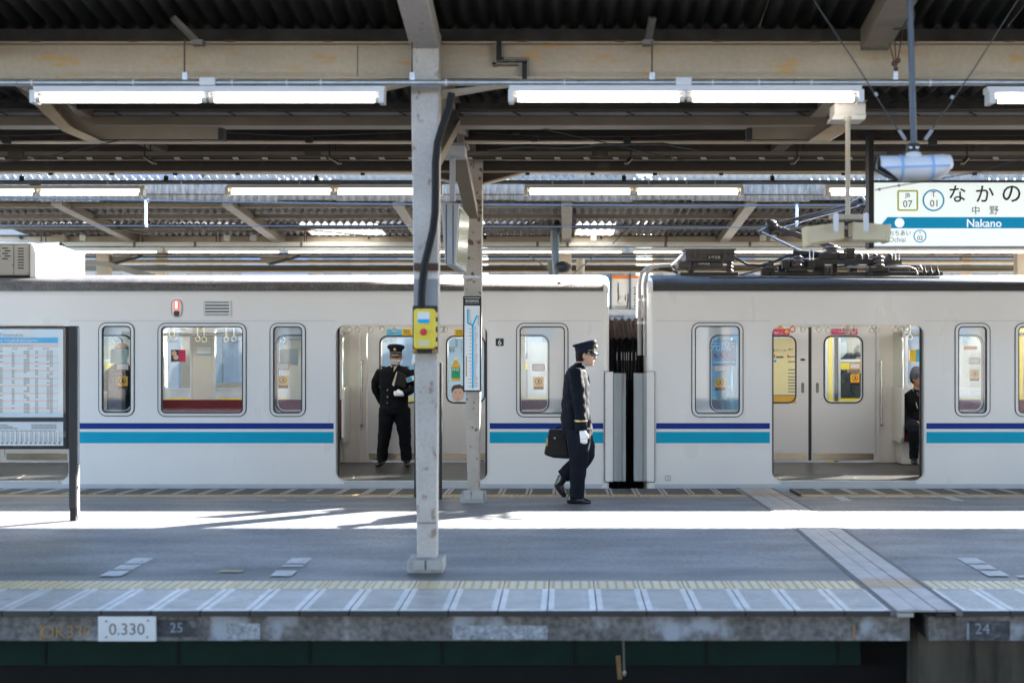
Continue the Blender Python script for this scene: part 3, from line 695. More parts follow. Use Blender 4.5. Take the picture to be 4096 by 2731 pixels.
m_acpanel = M('unit_panel', (.30, .27, .235), .5, var=.08); m_hood = M('unit_hood', (.62, .62, .62), .5, var=.03)
m_bellow = M('bellows_black', (.012, .012, .013), .8, var=.2)
m_canvas = M('canvas_brown', (.075, .06, .05), .9, var=.3, scale=12)
m_hoodg = M('rubber_hood_grey', (.27, .28, .29), .6, var=.12, scale=4, stretch=(3, 1, .3), dirt=(.18, .12, .09), damt=.25, dscale=4, dstretch=(8, 1, .3))
m_pipe = M('grey_pipe', (.34, .33, .32), .5, var=.15, scale=10)
m_eq = M('roof_gear_dark', (.022, .020, .020), .5, metal=.1, var=.2, scale=12)
m_eqbox = M('gear_box', (.055, .050, .050), .55, var=.15, scale=8)
m_ins = M('insulator', (.11, .10, .10), .4, var=.1)
m_glassy_part = glass('partition_glass', (.88, .90, .86), extra=.03)

YTR = 16.72; YFW = 19.32                      # platform side face, inner face of the far wall
def tx(x): return PX(x, YTR)
def tz(y): return PZ(y, YTR)
ZT, ZBODY = tz(1165), -.30
DOOR_Z0, DOOR_Z1 = tz(1922), tz(1299)
def win(parent, x0, x1, z0, z1, yf, sgn=1, gl=None, r=.085):
    "framed window of a side wall; sgn=-1 faces +Y"
    def span(a, c): return (yf + a, yf + c) if sgn > 0 else (yf - c, yf - a)
    a, c = span(-.008, .03)
    w = MB().ring(rr(x0 + .006, x1 - .006, z0 + .006, z1 - .006, r), rr(x0 + .036, x1 - .036, z0 + .036, z1 - .036, r - .03), a, c).build('window', m_frame, parent)
    a, c = span(-.004, .03)
    MB().ring(rr(x0 - .005, x1 + .005, z0 - .005, z1 + .005, r + .011), rr(x0 + .006, x1 - .006, z0 + .006, z1 - .006, r), a, c).build('gasket', m_rub, w)
    a, c = span(-.005, .03)
    MB().ring(rr(x0 + .036, x1 - .036, z0 + .036, z1 - .036, r - .03), rr(x0 + .049, x1 - .049, z0 + .049, z1 - .049, r - .04), a, c).build('gasket', m_rub, w)
    a, c = span(.012, .017)
    MB().prism(rr(x0 + .045, x1 - .045, z0 + .045, z1 - .045, r - .035), 'y', a, c).build('pane', gl or m_glass, w)
    return w
def leaf(parent, x0, x1, yf, seal=None, win_glass=None, far=False):
    "sliding door leaf with its window"
    w = x1 - x0; z0, z1 = (DOOR_Z0 + .02, DOOR_Z1 + .03)
    wx0, wx1, wz0, wz1 = x0 + .2 * w, x1 - .2 * w, .80, 1.70
    hole = rr(wx0, wx1, wz0, wz1, .10)
    o = plate('door', [(x0, z0), (x1, z0), (x1, z1), (x0, z1)], [hole], yf, yf + .03, m_leaf, parent)
    MB().ring(rr(wx0 - .012, wx1 + .012, wz0 - .012, wz1 + .012, .112), rr(wx0 + .008, wx1 - .008, wz0 + .008, wz1 - .008, .092), yf - .006, yf + .036).build('gasket', m_rub, o)
    MB().ring(rr(wx0 + .008, wx1 - .008, wz0 + .008, wz1 - .008, .092), rr(wx0 + .016, wx1 - .016, wz0 + .016, wz1 - .016, .084), yf - .004, yf + .034).build('window_frame', m_frame, o)
    MB().prism(rr(wx0 + .016, wx1 - .016, wz0 + .016, wz1 - .016, .084), 'y', yf + .012, yf + .017).build('pane', win_glass or m_glassd, o)
    if seal == 'r': MB().box(x1 - .002, x1 + .018, yf - .004, yf + .034, z0, z1).build('seal', m_rub, o)
    if seal == 'l': MB().box(x0 - .018, x0 + .002, yf - .004, yf + .034, z0, z1).build('seal', m_rub, o)
    if far:
        MB().box(x0 + .02, x1 - .02, yf - .004, yf, z0 + .01, z0 + .10).build('kick_plate', m_kick, o)
    return o
def poly_band(parent, x0, x1):
    MB().box(x0, x1, YTR - .0035, YTR + .002, tz(1714), tz(1691)).build('navy_stripe', m_navy, parent)
    MB().box(x0, x1, YTR - .0035, YTR + .002, tz(1771), tz(1726)).build('aqua_stripe', m_aqua, parent)
me_strap = None
def strap_mesh(mt, name):
    b = MB(); b.box(-.007, .007, -.012, .012, .022, .16)
    pts = [(-.0 + .031 * math.cos(a), 0, .034 * math.sin(a) - .012) for a in [2 * math.pi * k / 12 for k in range(13)]]
    b.tube(pts, .008, 6, caps=False); return b.mesh(name, mt, (0, 0, 0))[0]
me_strap = strap_mesh(m_strap, 'hand_strap'); me_strapo = strap_mesh(m_straporange, 'hand_strap')

def car(name, label, X0, X1, doors, wins, end):
    t = thing(name, label, 'train car', ((X0 + X1) / 2, YTR + 1.35, -1.1))
    rc = .09
    bx0, bx1 = (X0, X1 - rc) if end == 'r' else (X0 + rc, X1)
    holes = [rr(x0, x1, DOOR_Z0, DOOR_Z1, .115, 8) for x0, x1 in doors] + [rr(a + .004, c - .004, z0 + .004, z1 - .004, .085) for a, c, z0, z1 in wins]
    plate('side_wall', [(bx0, ZBODY), (bx1, ZBODY), (bx1, ZT), (bx0, ZT)], holes, YTR, YTR + .05, m_body, t)
    # rounded corner and end wall
    s = 1 if end == 'r' else -1; xe = X1 if end == 'r' else X0
    pts = [(xe - s * rc + s * rc * math.sin(R(a)), YTR + rc - rc * math.cos(R(a))) for a in range(0, 91, 10)]
    poly = pts + [(xe, YTR + .75), (xe - s * .04, YTR + .75), (xe - s * .04, YTR + rc + .03), (xe - s * rc, YTR + .04)]
    MB().prism(poly, 'z', ZBODY, ZT).build('end_corner', m_body, t)
    MB().box(min(xe - s * .04, xe), max(xe - s * .04, xe), YTR + 1.75, YFW + .1, ZBODY, ZT).build('end_wall', m_body, t)
    # lower step of the skirt
    MB().box(bx0, bx1, YTR - .012, YTR - .0005, ZBODY, tz(1934)).build('skirt', m_skirt, t, .004)
    # far wall, floor, ceiling, roof
    fh = [rr(x0, x1, DOOR_Z0, DOOR_Z1, .115, 6) for x0, x1 in doors] + [rr(a + .004, c - .004, z0 + .004, z1 - .004, .085) for a, c, z0, z1 in wins]
    plate('far_wall', [(X0, ZBODY), (X1, ZBODY), (X1, ZT), (X0, ZT)], fh, YFW, YFW + .06, m_inner, t)
    for a, c, z0, z1 in wins:
        MB().ring(rr(a, c, z0, z1, .09), rr(a + .03, c - .03, z0 + .03, z1 - .03, .06), YFW - .008, YFW + .05).build('inner_window_frame', m_frame, t)
        MB().prism(rr(a + .03, c - .03, z0 + .03, z1 - .03, .06), 'y', YFW + .03, YFW + .035).build('inner_pane', m_glass, t)
    fl = MB().box(X0 + .05, X1 - .05, YTR + .055, YFW - .004, -.06, -.012).build('floor', m_floor, t)
    for x0, x1 in doors:
        for yy, dx in ((YTR + .28, .15), (YTR + .62, .1)):
            rb = MB(); o = [(x0 + dx, yy), (x0 + dx + .9, yy), (x0 + dx + .9, yy + .17), (x0 + dx, yy + .17)]
            for (ax, ay), (bx_, by) in zip(o, o[1:] + o[:1]): rb.bar((ax, ay, -.010), (bx_, by, -.010), .014, .006)
            rb.build('floor_hatch_trim', m_galvd, fl)
    MB().box(X0 + .05, X1 - .05, YTR + .06, YFW - .004, 2.06, 2.10).build('ceiling', m_ceil, t)
    for yy in (YTR + .75, YTR + 1.85):
        MB().box(X0 + .3, X1 - .3, yy - .06, yy + .06, 2.035, 2.058).build('ceiling_lamp', m_lampi, t)
    prof = [(YTR, ZT), (YTR - .004, ZT + .01), (YTR - .002, ZT + .05), (YTR + .016, ZT + .085), (YTR + .06, ZT + .115), (YTR + .15, ZT + .145), (YTR + .3, ZT + .17), (YTR + .55, ZT + .20), (YTR + .85, ZT + .23), (YTR + 1.35, ZT + .255),
            (YTR + 1.9, ZT + .25), (YTR + 2.4, ZT + .195), (YTR + 2.6, ZT + .13), (YTR + 2.66, ZT)]
    rx0, rx1 = (X0, X1 - .07) if end == 'r' else (X0 + .07, X1)
    rf = MB().prism(prof, 'x', rx0, rx1).build('roof', m_troof_lit if end == 'r' else m_troof, t)
    for p in rf.data.polygons: p.use_smooth = len(p.vertices) == 4
    # pale end ring of the roof, rounded over
    e0, e1 = (X1 - .07, X1) if end == 'r' else (X0 + .07, X0)
    bb = MB(); c0 = (YTR + 1.33, ZT - .1); n = len(prof)
    q = [prof] + [[(c0[0] + (y - c0[0]) * k1, c0[1] + (z - c0[1]) * k2) for y, z in prof] for k1, k2 in ((.992, .97), (.975, .92))]
    xs_ = [e0, e0 + (e1 - e0) * .7, e1]
    vs = [(xs_[i], y, z) for i in range(3) for y, z in q[i]]
    fs = [(i * n + k, i * n + k + 1, (i + 1) * n + k + 1, (i + 1) * n + k) for i in range(2) for k in range(n - 1)] + [tuple(range(2 * n, 3 * n))]
    bb.add(vs, fs, 0, True); bb.build('roof_end', m_body, t)
    MB().box(rx0, rx1, YTR - .012, YTR, ZT - .012, ZT + .004).build('drip_rail', m_skirt, t)
    # windows
    for i, (a, c, z0, z1) in enumerate(wins): win(t, a, c, z0, z1, YTR, gl={'lr': m_glass1, 'll': m_glass2}['l' + end] if (c - a) < .8 else m_glass)
    # doors: leaves slid back into the pockets, and the closed pair opposite
    for x0, x1 in doors:
        leaf(t, x0 - .90, x0 + .012, YTR + .085, 'r', m_bluefilm if (end == 'l' and x0 == doors[0][0]) else None); leaf(t, x1 - .012, x1 + .90, YTR + .085, 'l')
        mid = (x0 + x1) / 2
        leaf(t, x0 + .01, mid - .022, YFW + .008, None, far=True); leaf(t, mid + .022, x1 - .01, YFW + .008, None, far=True)
        MB().box(mid - .021, mid + .021, YFW + .004, YFW + .03, DOOR_Z0 + .02, DOOR_Z1).build('door_seal', m_rub, t)
        for s_ in (-1, 1):
            MB().prism(rr(mid + s_ * .10 - .02, mid + s_ * .10 + .02, .93, 1.07, .019, 4), 'y', YFW + .002, YFW + .009).build('door_handle', m_galvd, t)
            MB().lathe((mid + s_ * .06, YFW + .006, 1.83), [(.018, 0), (.018, -.004)], 'y', 10).build('lock_cap', m_steel, t)
        MB().box(x0 + .12, x1 - .12, YTR - .03, YTR + .054, DOOR_Z0 - .01, DOOR_Z0 + .001).build('door_sill', m_frame, t, .003)
        MB().box(x0 + .1, x1 - .1, YTR - .016, YTR - .001, DOOR_Z0 - .045, DOOR_Z0 - .008).build('sill_cover', m_skirt, t)
        MB().ring(rr(x0 - .006, x1 + .006, DOOR_Z0 - .006, DOOR_Z1 + .006, .12, 8), rr(x0 + .001, x1 - .001, DOOR_Z0 + .001, DOOR_Z1 - .001, .114, 8), YTR - .003, YTR + .055).build('door_trim', m_frame, t)
        for s_, xq in ((-1, x0 - .06), (1, x1 + .06)):
            MB().tube([(xq, YFW - .06, .50), (xq, YFW - .06, 1.36)], .014, 10).build('grab_pole', m_steel, t)
            for z in (.5, 1.36): MB().box(xq - .02, xq + .02, YFW - .07, YFW - .005, z - .012, z + .012).build('pole_bracket', m_steel, t)
            MB().box(xq - .05, xq - .02, YFW - .02, YFW - .002, -.01, 2.05).build('door_post', m_frame, t)
            # seat end partitions, both sides of the aisle
            xp = x0 - .235 if s_ < 0 else x1 + .235
            for ya, yb in ((YFW - .56, YFW - .01), (YTR + .16, YTR + .62)):
                pp = MB().prism([(ya + .06, .28), (yb, .28), (yb, 1.02), (ya, 1.02), (ya, .36)], 'x', xp - .02, xp + .02).build('seat_partition', m_inner, t, .01)
                MB().prism([(ya + .02, 1.02), (yb, 1.02), (yb, 1.72), (ya + .10, 1.72), (ya + .02, 1.60)], 'x', xp - .008, xp + .008).build('glass_panel', m_glassy_part, pp)
                MB().tube([(xp, ya + .01, 1.0), (xp, ya + .01, 1.62), (xp, ya + .08, 1.74), (xp, yb - .02, 1.74)], .013, 8).build('pole', m_steel, pp)
    # handrails overhead
    for yy in (YTR + .62, YFW - .55):
        MB().tube([(X0 + .3, yy, 1.93), (X1 - .3, yy, 1.93)], .014, 8).build('overhead_rail', m_steel, t)
    return t
def bench(t, x0, x1):
    s = MB().box(x0, x1, YFW - .52, YFW - .08, .30, .44).build('seat', m_seat, t, .03)
    MB().prism([(YFW - .14, .40), (YFW - .06, .84), (YFW - .015, .84), (YFW - .015, .40)], 'x', x0, x1).build('backrest', m_seat, t, .015)
    MB().box(x0, x1, YFW - .40, YFW - .05, .0, .29).build('seat_box', m_inner, t)
    bb = MB()
    for yy in (.28, .21, .14, .07): bb.tube([(x0, YFW - yy, 1.71 + .15 * (.28 - yy)), (x1, YFW - yy, 1.71 + .15 * (.28 - yy))], .008, 6)
    bb.build('luggage_rack', m_steel, t)
def near_bench(t, x0, x1):
    MB().box(x0, x1, YTR + .12, YTR + .56, .30, .43).build('seat', m_seat, t, .03)
    MB().prism([(YTR + .10, .40), (YTR + .10, .80), (YTR + .14, .80), (YTR + .20, .40)], 'x', x0, x1).build('backrest', m_seat, t, .015)
def W(x0, x1, y0, y1): return (tx(x0), tx(x1), tz(y1), tz(y0))
def D(x0, x1): return (tx(x0), tx(x1))
LC = car('train_car', 'white train car with blue stripes, number 6 and a red side lamp', tx(-950), tx(2437), [D(-332, 275), D(1343, 1950)],
         [W(395, 537, 1290, 1663), W(632, 985, 1292, 1665), W(1080, 1222, 1292, 1665), W(2066, 2272, 1292, 1667)], 'r')
RC = car('train_car', 'white train car with blue stripes and a pantograph on its roof', tx(2588), tx(6100), [D(3088, 3697), D(4763, 5372)],
         [W(2767, 2972, 1290, 1667), W(3820, 3960, 1292, 1665), W(4060, 4410, 1292, 1665), W(4500, 4642, 1292, 1665)], 'l')
for t, xs_ in ((LC, ((-950, -332 - 2), (277, 1341), (1952, 2420))), (RC, ((2618, 3086), (3699, 4761), (5374, 6090)))):
    for a, c in xs_: poly_band(t, tx(a) + .02, tx(c) - .02)
bench(LC, tx(275) + .32, tx(1343) - .32); near_bench(LC, tx(275) + .32, tx(1343) - .32)
bench(LC, tx(1950) + .32, tx(2420)); bench(RC, tx(2640), tx(3088) - .32); bench(RC, tx(3697) + .26, tx(4763) - .26)
near_bench(RC, tx(3697) + .26, tx(4763) - .26)
# hand straps
for t, lst in ((LC, [(1368, 1310), (1398, 1311), (1430, 1312), (1482, 1313), (1530, 1311), (1578, 1315), (1768, 1312), (1782, 1314), (678, 1352), (698, 1352), (790, 1352), (816, 1354), (905, 1354), (936, 1352), (460, 1358), (1130, 1356), (2180, 1352)]),
               (RC, [(3213, 1312), (3275, 1310), (3312, 1316), (3378, 1314), (3390, 1320), (3413, 1318), (3486, 1314), (3506, 1314), (3580, 1312), (3605, 1310), (3628, 1310), (3640, 1345), (3838, 1352), (3870, 1350)])):
    for x, y in lst: link_mesh('hand_strap', me_strap, P(x, y, YTR + .62 if y < 1340 else YFW - .55), t)
for x in (3122, 3170): link_mesh('hand_strap', me_strapo, P(x, 1312, YTR + .62), RC)
for t, x0_, x1_, cuts in ((LC, -950, 2410, ((-332, 275), (1343, 1950))), (RC, 2618, 6090, ((3088, 3697), (4763, 5372)))):
    a_ = x0_
    for c0_, c1_ in list(cuts) + [(x1_, x1_)]:
        MB().box(tx(a_) + .01, tx(c0_) - .01, YTR - .0012, YTR + .002, tz(1283.2), tz(1281)).build('panel_seam', m_skirt, t); a_ = c1_
# side lamp, vent, plates on the near car
sl = MB().prism(pxz(rr(688, 727, 1199, 1265, 17), YTR), 'y', YTR - .008, YTR + .01).build('side_lamp', m_body, LC)
MB().ring(pxz(rr(686, 729, 1197, 1267, 19), YTR), pxz(rr(688, 727, 1199, 1265, 17), YTR), YTR - .005, YTR + .01).build('gasket', m_rub, sl)
MB().prism(pxz(rr(696, 718, 1202, 1239, 10), YTR), 'y', YTR - .02, YTR).build('lens', M('lamp_red_lit', (.6, .02, .02), .3, var=0, emit=(1, .06, .05), estr=.25), sl, .006)
MB().prism(pxz(rr(702, 712, 1205, 1234, 4), YTR), 'y', YTR - .023, YTR - .01).build('lamp', M('lamp_core_lit', (.8, .3, .3), .3, var=0, emit=(1, .35, .3), estr=.35), sl)
MB().prism(pxz(rr(696, 718, 1242, 1264, 10), YTR), 'y', YTR - .02, YTR).build('lens', M('lamp_dark', (.03, .012, .008), .25, var=0), sl, .004)
v = MB().ring(pxz(rr(813, 924, 1201, 1265, 5), YTR), pxz(rr(820, 917, 1207, 1259, 3), YTR), YTR - .012, YTR + .01).build('side_vent', m_frame, LC)
MB().pbox(820, 917, 1207, 1259, YTR - .001, YTR + .002).build('vent_back', m_rub, v)
for k in range(4): MB().pbox(820, 917, 1211 + 12.5 * k, 1218 + 12.5 * k, YTR - .010, YTR - .001).build('slat', m_frame, v)
n6 = MB().prism(pxz(rr(1981, 2017, 1351, 1385, 5), YTR), 'y', YTR - .008, YTR).build('number_plate', m_frame, LC)
MB().prism(pxz(rr(1983, 2015, 1353, 1383, 4), YTR), 'y', YTR - .010, YTR - .006).build('plate_face', m_greydk, n6)
text('6', 1999, 1368, 22, YTR - .012, m_paper, n6)
n2 = MB().ring(pxz(rr(2660, 2683, 1900, 1922, 5), YTR), pxz(rr(2662, 2681, 1902, 1920, 4), YTR), YTR - .0035, YTR + .001).build('unit_plate', m_inkg, RC)
text('2', 2671.5, 1911, 13, YTR - .003, m_inkg, n2)

# posters, stickers and notices behind the glass
def flat(nm, x0, x1, y0, y1, Y, mt, parent, r=1): return MB().prism(pxz(rr(x0, x1, y0, y1, r, 2), Y), 'y', Y, Y + .002).build(nm, mt, parent)
YN = YFW - .012
def warn(parent, x, y, Y, k=1.0, white=True):
    f = flat('notice', x - 25 * k, x + 25 * k, y - 90 * k, y - 62 * k, Y, m_stickred, parent); flat('notice_face', x - 22 * k, x + 22 * k, y - 87 * k, y - 65 * k, Y - .002, m_stick, f)
    f = flat('warning_sticker', x - 21 * k, x + 21 * k, y - 38 * k, y + 2, Y, m_stickor, parent); flat('sticker_field', x - 20 * k, x + 20 * k, y - 37 * k, y - 2 * k, Y - .002, m_stickyel, f)
    MB().ring([(PX(x + 15 * k * math.cos(a), Y), PZ(y - 20 * k + 15 * k * math.sin(a), Y)) for a in [2 * math.pi * q / 16 for q in range(16)]],
              [(PX(x + 11 * k * math.cos(a), Y), PZ(y - 20 * k + 11 * k * math.sin(a), Y)) for a in [2 * math.pi * q / 16 for q in range(16)]], Y - .004, Y - .002).build('sticker_ring', m_stickred, f)
    for pts in (((-3, -26), (2, -18)), ((2, -18), (-6, -12)), ((2, -18), (7, -12)), ((-3, -26), (6, -22))):
        MB().bar(P(x + pts[0][0] * k, y + pts[0][1] * k, Y - .003), P(x + pts[1][0] * k, y + pts[1][1] * k, Y - .003), .012 * k, .002, up=(0, 1, 0)).build('sticker_figure', m_ink, f)
    flat('sticker_caption', x - 20 * k, x + 20 * k, y + 2, y + 12 * k, Y, m_ink, f)
YP = YTR + .082
warn(LC, 490, 1542, YP); warn(LC, 1132, 1540, YP); warn(LC, 2154, 1545, YP)
flat('paper_sheet', 442, 510, 1396, 1452, YP, M('pale_green_paper', (.36, .46, .42), .6), LC)
flat('paper_sheet', 1120, 1192, 1396, 1460, YP, M('pale_grey_paper', (.42, .45, .43), .6), LC)
warn(RC, 2880, 1548, YP)
f = flat('seat_notice', 2846, 2945, 1360, 1462, YP, m_cardblue, RC); text('先席', 2882, 1383, 40, YP - .003, m_skyblue, f, wpx=84)
for x in (2856, 2882, 2908): MB().tube([P(x, 1412, YP - .003), P(x + 4, 1424, YP - .003), P(x + 12, 1428, YP - .003)], .011, 6).build('notice_figure', m_stickred, f)
flat('notice_lines', 2925, 2938, 1370, 1374, YP - .003, m_skyblue, f); flat('notice_lines', 2925, 2938, 1382, 1386, YP - .003, m_skyblue, f); flat('notice_lines', 2852, 2940, 1446, 1449, YP - .003, m_skyblue, f)
warn(RC, 3898, 1512, YP, .9)
flat('paper_sheet', 3856, 3908, 1384, 1398, YP, m_stickor, RC)
# advertising strips above the opposite doors
f = flat('advert_strip', 1547, 1608, 1315, 1341, YN, m_adblue, LC); f2 = flat('advert_strip', 1608, 1650, 1315, 1341, YN, m_adyel, LC)
for q in range(3): flat('advert_line', 1613, 1642, 1319 + 7 * q, 1322 + 7 * q, YN - .002, m_ink, f2)
f3 = flat('advert_strip', 1817, 1862, 1316, 1341, YN, m_adyel, LC); 
for q in range(3): flat('advert_line', 1822, 1850, 1320 + 7 * q, 1323 + 7 * q, YN - .002, m_ink, f3)
f = flat('advert_strip', 3325, 3430, 1314, 1337, YN, m_magenta, RC); text('1,600', 3395, 1325, 13, YN - .003, m_paper, f, wpx=34); text('みおふぉん', 3345, 1320, 6, YN - .003, m_skyblue, f); text('スマホの月額料金', 3352, 1328, 6, YN - .003, m_paper, f, wpx=45)
f = flat('advert_strip', 3060, 3158, 1314, 1339, YN, m_magenta, RC); text('自由がある!', 3112, 1330, 9, YN - .003, m_paper, f, wpx=42); MB().disc((PX(3147, YN), PZ(1326, YN)), .028, YN - .004).build('advert_picture', m_bottle, f)
# tea poster on the opposite door glass
YQ = YFW + .006
f = MB().prism(pxz(rr(1797, 1946, 1352, 1612, 26), YQ), 'y', YQ, YQ + .003).build('poster', m_skyblue, LC)
text('脂肪は', 1826, 1372, 34, YQ - .003, m_inkg, f, wpx=9); text('解', 1807, 1398, 26, YQ - .003, m_inkg, f)
for q, ch in enumerate('いてしまった'): text(ch, 1846, 1360 + 9 * q, 7, YQ - .003, m_inkg, f)
for q, ch in enumerate('脂肪は'): pass
b_ = MB().prism(pxz([(1817, 1433), (1829, 1433), (1831, 1446), (1841, 1462), (1841, 1522), (1805, 1522), (1805, 1462), (1815, 1446)], YQ), 'y', YQ - .003, YQ).build('bottle_print', m_bottle, f)
flat('bottle_cap', 1816, 1830, 1428, 1440, YQ - .004, m_paper, b_); flat('bottle_label', 1806, 1840, 1468, 1512, YQ - .005, m_label_green, b_); text('特茶', 1823, 1477, 14, YQ - .007, m_paper, b_)
hd = MB().disc((PX(1832, YQ), PZ(1573, YQ)), 24 * YQ / F, YQ - .005, r2=33 * YQ / F).build('portrait_face', m_poster_skin, f)
MB().prism(pxz([(1806, 1572), (1806, 1552), (1815, 1540), (1838, 1536), (1854, 1544), (1858, 1572), (1852, 1562), (1846, 1552), (1820, 1554), (1812, 1562)], YQ), 'y', YQ - .007, YQ - .005).build('portrait_hair', m_poster_hair, hd)
for x in (1822, 1842): flat('portrait_eye', x - 4, x + 4, 1568, 1570.5, YQ - .007, m_poster_hair, hd)
flat('portrait_mouth', 1826, 1840, 1592, 1594, YQ - .007, m_stickred, hd); flat('portrait_nose', 1830, 1834, 1578, 1584, YQ - .007, m_bottle, hd)
MB().prism(pxz([(1800, 1612), (1812, 1602), (1826, 1598), (1840, 1598), (1856, 1604), (1866, 1612)], YQ), 'y', YQ - .004, YQ).build('portrait_shirt', m_paper, f)
# posters on the opposite windows and door of the other car
f = flat('poster', 684, 742, 1398, 1446, YN, m_poster_hair, LC); flat('poster_half', 716, 742, 1398, 1446, YN - .002, m_magenta, f); MB().disc((PX(696, YN), PZ(1412, YN)), .035, YN - .004).disc((PX(704, YN), PZ(1428, YN)), .035, YN - .004).build('portrait_face', m_poster_skin, f)
f = flat('notice', 786, 843, 1383, 1418, YN, m_adblue, LC); flat('notice_face', 786, 843, 1386, 1415, YN - .002, m_stick, f)
f = MB().prism(pxz([(3040, 1352), (3180, 1352), (3188, 1362), (3188, 1600), (3178, 1612), (3040, 1612)], YQ), 'y', YQ, YQ + .003).build('poster', m_cardyel, RC)
text('南口', 3162, 1396, 9, YQ - .003, m_inkg, f); text('東京メトロ', 3118, 1400, 10, YQ - .003, m_inkg, f, wpx=52); flat('poster_band', 3040, 3184, 1578, 1582, YQ - .003, m_inkg, f); flat('poster_base', 3040, 3184, 1582, 1611, YQ - .003, M('poster_ochre', (.52, .30, .03), .5), f)
for y in (1424, 1444, 1476, 1490, 1504, 1516, 1528, 1540, 1552, 1564): flat('poster_line', 3152, 3182, y, y + 4, YQ - .003, m_inkg, f)
for y in (1424, 1426): flat('poster_line', 3104, 3134, y, y + 5, YQ - .003, m_inkg, f)
flat('poster_mark', 3096, 3101, 1418, 1430, YQ - .004, m_stickred, f); flat('poster_mark', 3150, 3155, 1418, 1430, YQ - .004, m_stickred, f); MB().disc((PX(3100, YQ), PZ(1443, YQ)), .019, YQ - .005).build('poster_mark', m_cyan, f)
warn(RC, 3420, 1528, YQ, .85)
flat('door_plate', 3202, 3220, 1434, 1441, YN, m_greydk, RC)
f = flat('poster', 3640, 3700, 1398, 1446, YN, m_adyel, RC); flat('poster_half', 3664, 3700, 1398, 1446, YN - .002, m_adblue, f)

# ------------------------------------------------------------------ roof hood of the left car
YA = 17.05
ac = thing_part = MB().box(tx(-950), PX(116, YA), YA, YA + 2.0, ZT + .20, PZ(975, YA)).build('cooling_unit', m_acpanel, LC, .02)
MB().box(tx(-950), PX(116, YA), YA - .003, YA + 2.0, PZ(975, YA) - .002, PZ(975, YA) + .012).build('unit_lid', m_hood, ac)
for k in range(8): MB().prism(pxz(rr(71, 96, 991 + 11.2 * k, 996 + 11.2 * k, 2.4, 3), YA), 'y', YA - .004, YA + .01).build('louvre', m_rub, ac)
for k in range(5):
    for j in range(3):
        x = 8 - 40 * j + (10 if k % 2 else 0); MB().prism(pxz(rr(x, x + 24, 990 + 10.5 * k, 995 + 10.5 * k, 2.4, 3), YA), 'y', YA - .004, YA + .01).build('louvre', m_rub, ac)
MB().pbox(54, 56, 978, 1098, YA - .003, YA).build('panel_seam', m_rub, ac); MB().lathe(P(51, 1061, YA), [(.012, 0), (.012, -.006)], 'y', 8).build('latch', m_galvd, ac)
hx0, hx1 = PX(116, YA), PX(318, YA); zt1 = PZ(972, YA); zl = ZT + .18
hp = [(hx0, zl), (hx1, zl), (hx1 + .0, PZ(1020, YA)), (hx1 - .02, PZ(1008, YA)), (hx0 + .38, PZ(982, YA)), (hx0 + .2, PZ(973, YA)), (hx0, zt1 + .004)]
bb = MB(); Yb = YA + 1.0; k_ = Yb / YA; nh = len(hp)
fr_ = [(hx0 - .003, YA + .02, z) if False else (x if i in (0, 6) else hx0 + (x - hx0) * .12, YA + .02, z) for i, (x, z) in enumerate(hp)]
md_ = [(x if i in (0, 6) else hx0 + (x * k_ - hx0) * .72, YA + .5, z + .01) for i, (x, z) in enumerate(hp)]
bk_ = [(x if i in (0, 6) else PX(318, Yb) + (x - hx1), Yb, ZC + (z - ZC) * k_ if i not in (0, 1) else z) for i, (x, z) in enumerate(hp)]
b2_ = [(x if i in (0, 6) else x * (YA + 1.98) / Yb, YA + 1.98, z) for i, (x, _, z) in enumerate(bk_)]
vs = fr_ + md_ + bk_
bb.add(vs, [(i * nh + q, i * nh + (q + 1) % nh, (i + 1) * nh + (q + 1) % nh, (i + 1) * nh + q) for i in range(2) for q in range(nh)] + [tuple(range(nh)), tuple(range(2 * nh, 3 * nh))])
hood = bb.build('unit_hood', m_hood, ac, .02)

# ------------------------------------------------------------------ gangway between the cars
GY = YTR + .78
gw = thing('gangway_bellows', 'black pleated gangway bellows with brown canvas top between the train cars', 'bellows', (PX(2512, GY), GY + .5, -.2))
gx0, gx1 = tx(2437) - .035, tx(2588) + .035
pts = []; n = 16
for k in range(n + 1):
    pts.append((gx0 + (gx1 - gx0) * k / n, GY + (0 if k % 2 else .07)))
MB().prism(pts + [(gx1, GY + 1.0), (gx0, GY + 1.0)], 'z', -.28, tz(1345)).build('pleats', m_bellow, gw)
bb = MB(); zs = [tz(1352), tz(1330), tz(1310), tz(1290), tz(1272)]
N = 30
vs = []
for i, z in enumerate(zs):
    for k in range(N + 1):
        x = gx0 + (gx1 - gx0) * k / N
        vs.append((x, GY - .03 - .03 * math.sin(k * 1.9 + .5 * i) * (1 - .15 * i) + random.uniform(-.01, .01), z + .02 * math.sin(k * 1.3 + i) * (1 if i in (0, 4) else .3)))
bb.add(vs, [(i * (N + 1) + k, i * (N + 1) + k + 1, (i + 1) * (N + 1) + k + 1, (i + 1) * (N + 1) + k) for i in range(4) for k in range(N)], 0, True)
bb.add([(gx0, GY - .03, tz(1274)), (gx1, GY - .03, tz(1274)), (gx1, GY + .9, tz(1262)), (gx0, GY + .9, tz(1262))], [(0, 1, 2, 3)])
bb.build('canvas_top', m_canvas, gw)
for k, x in enumerate((2468, 2486, 2497, 2506, 2515, 2527, 2543)):
    ch = MB().tube([P(x, 1408, GY - .05), P(x, 1440, GY - .05)], .006, 6).build('spring', m_galv, gw)
    MB().tube([P(x, 1440, GY - .05), P(x + (2506 - x) * .15, 1520, GY - .05)], .003, 5).build('cord', m_galvd, gw)
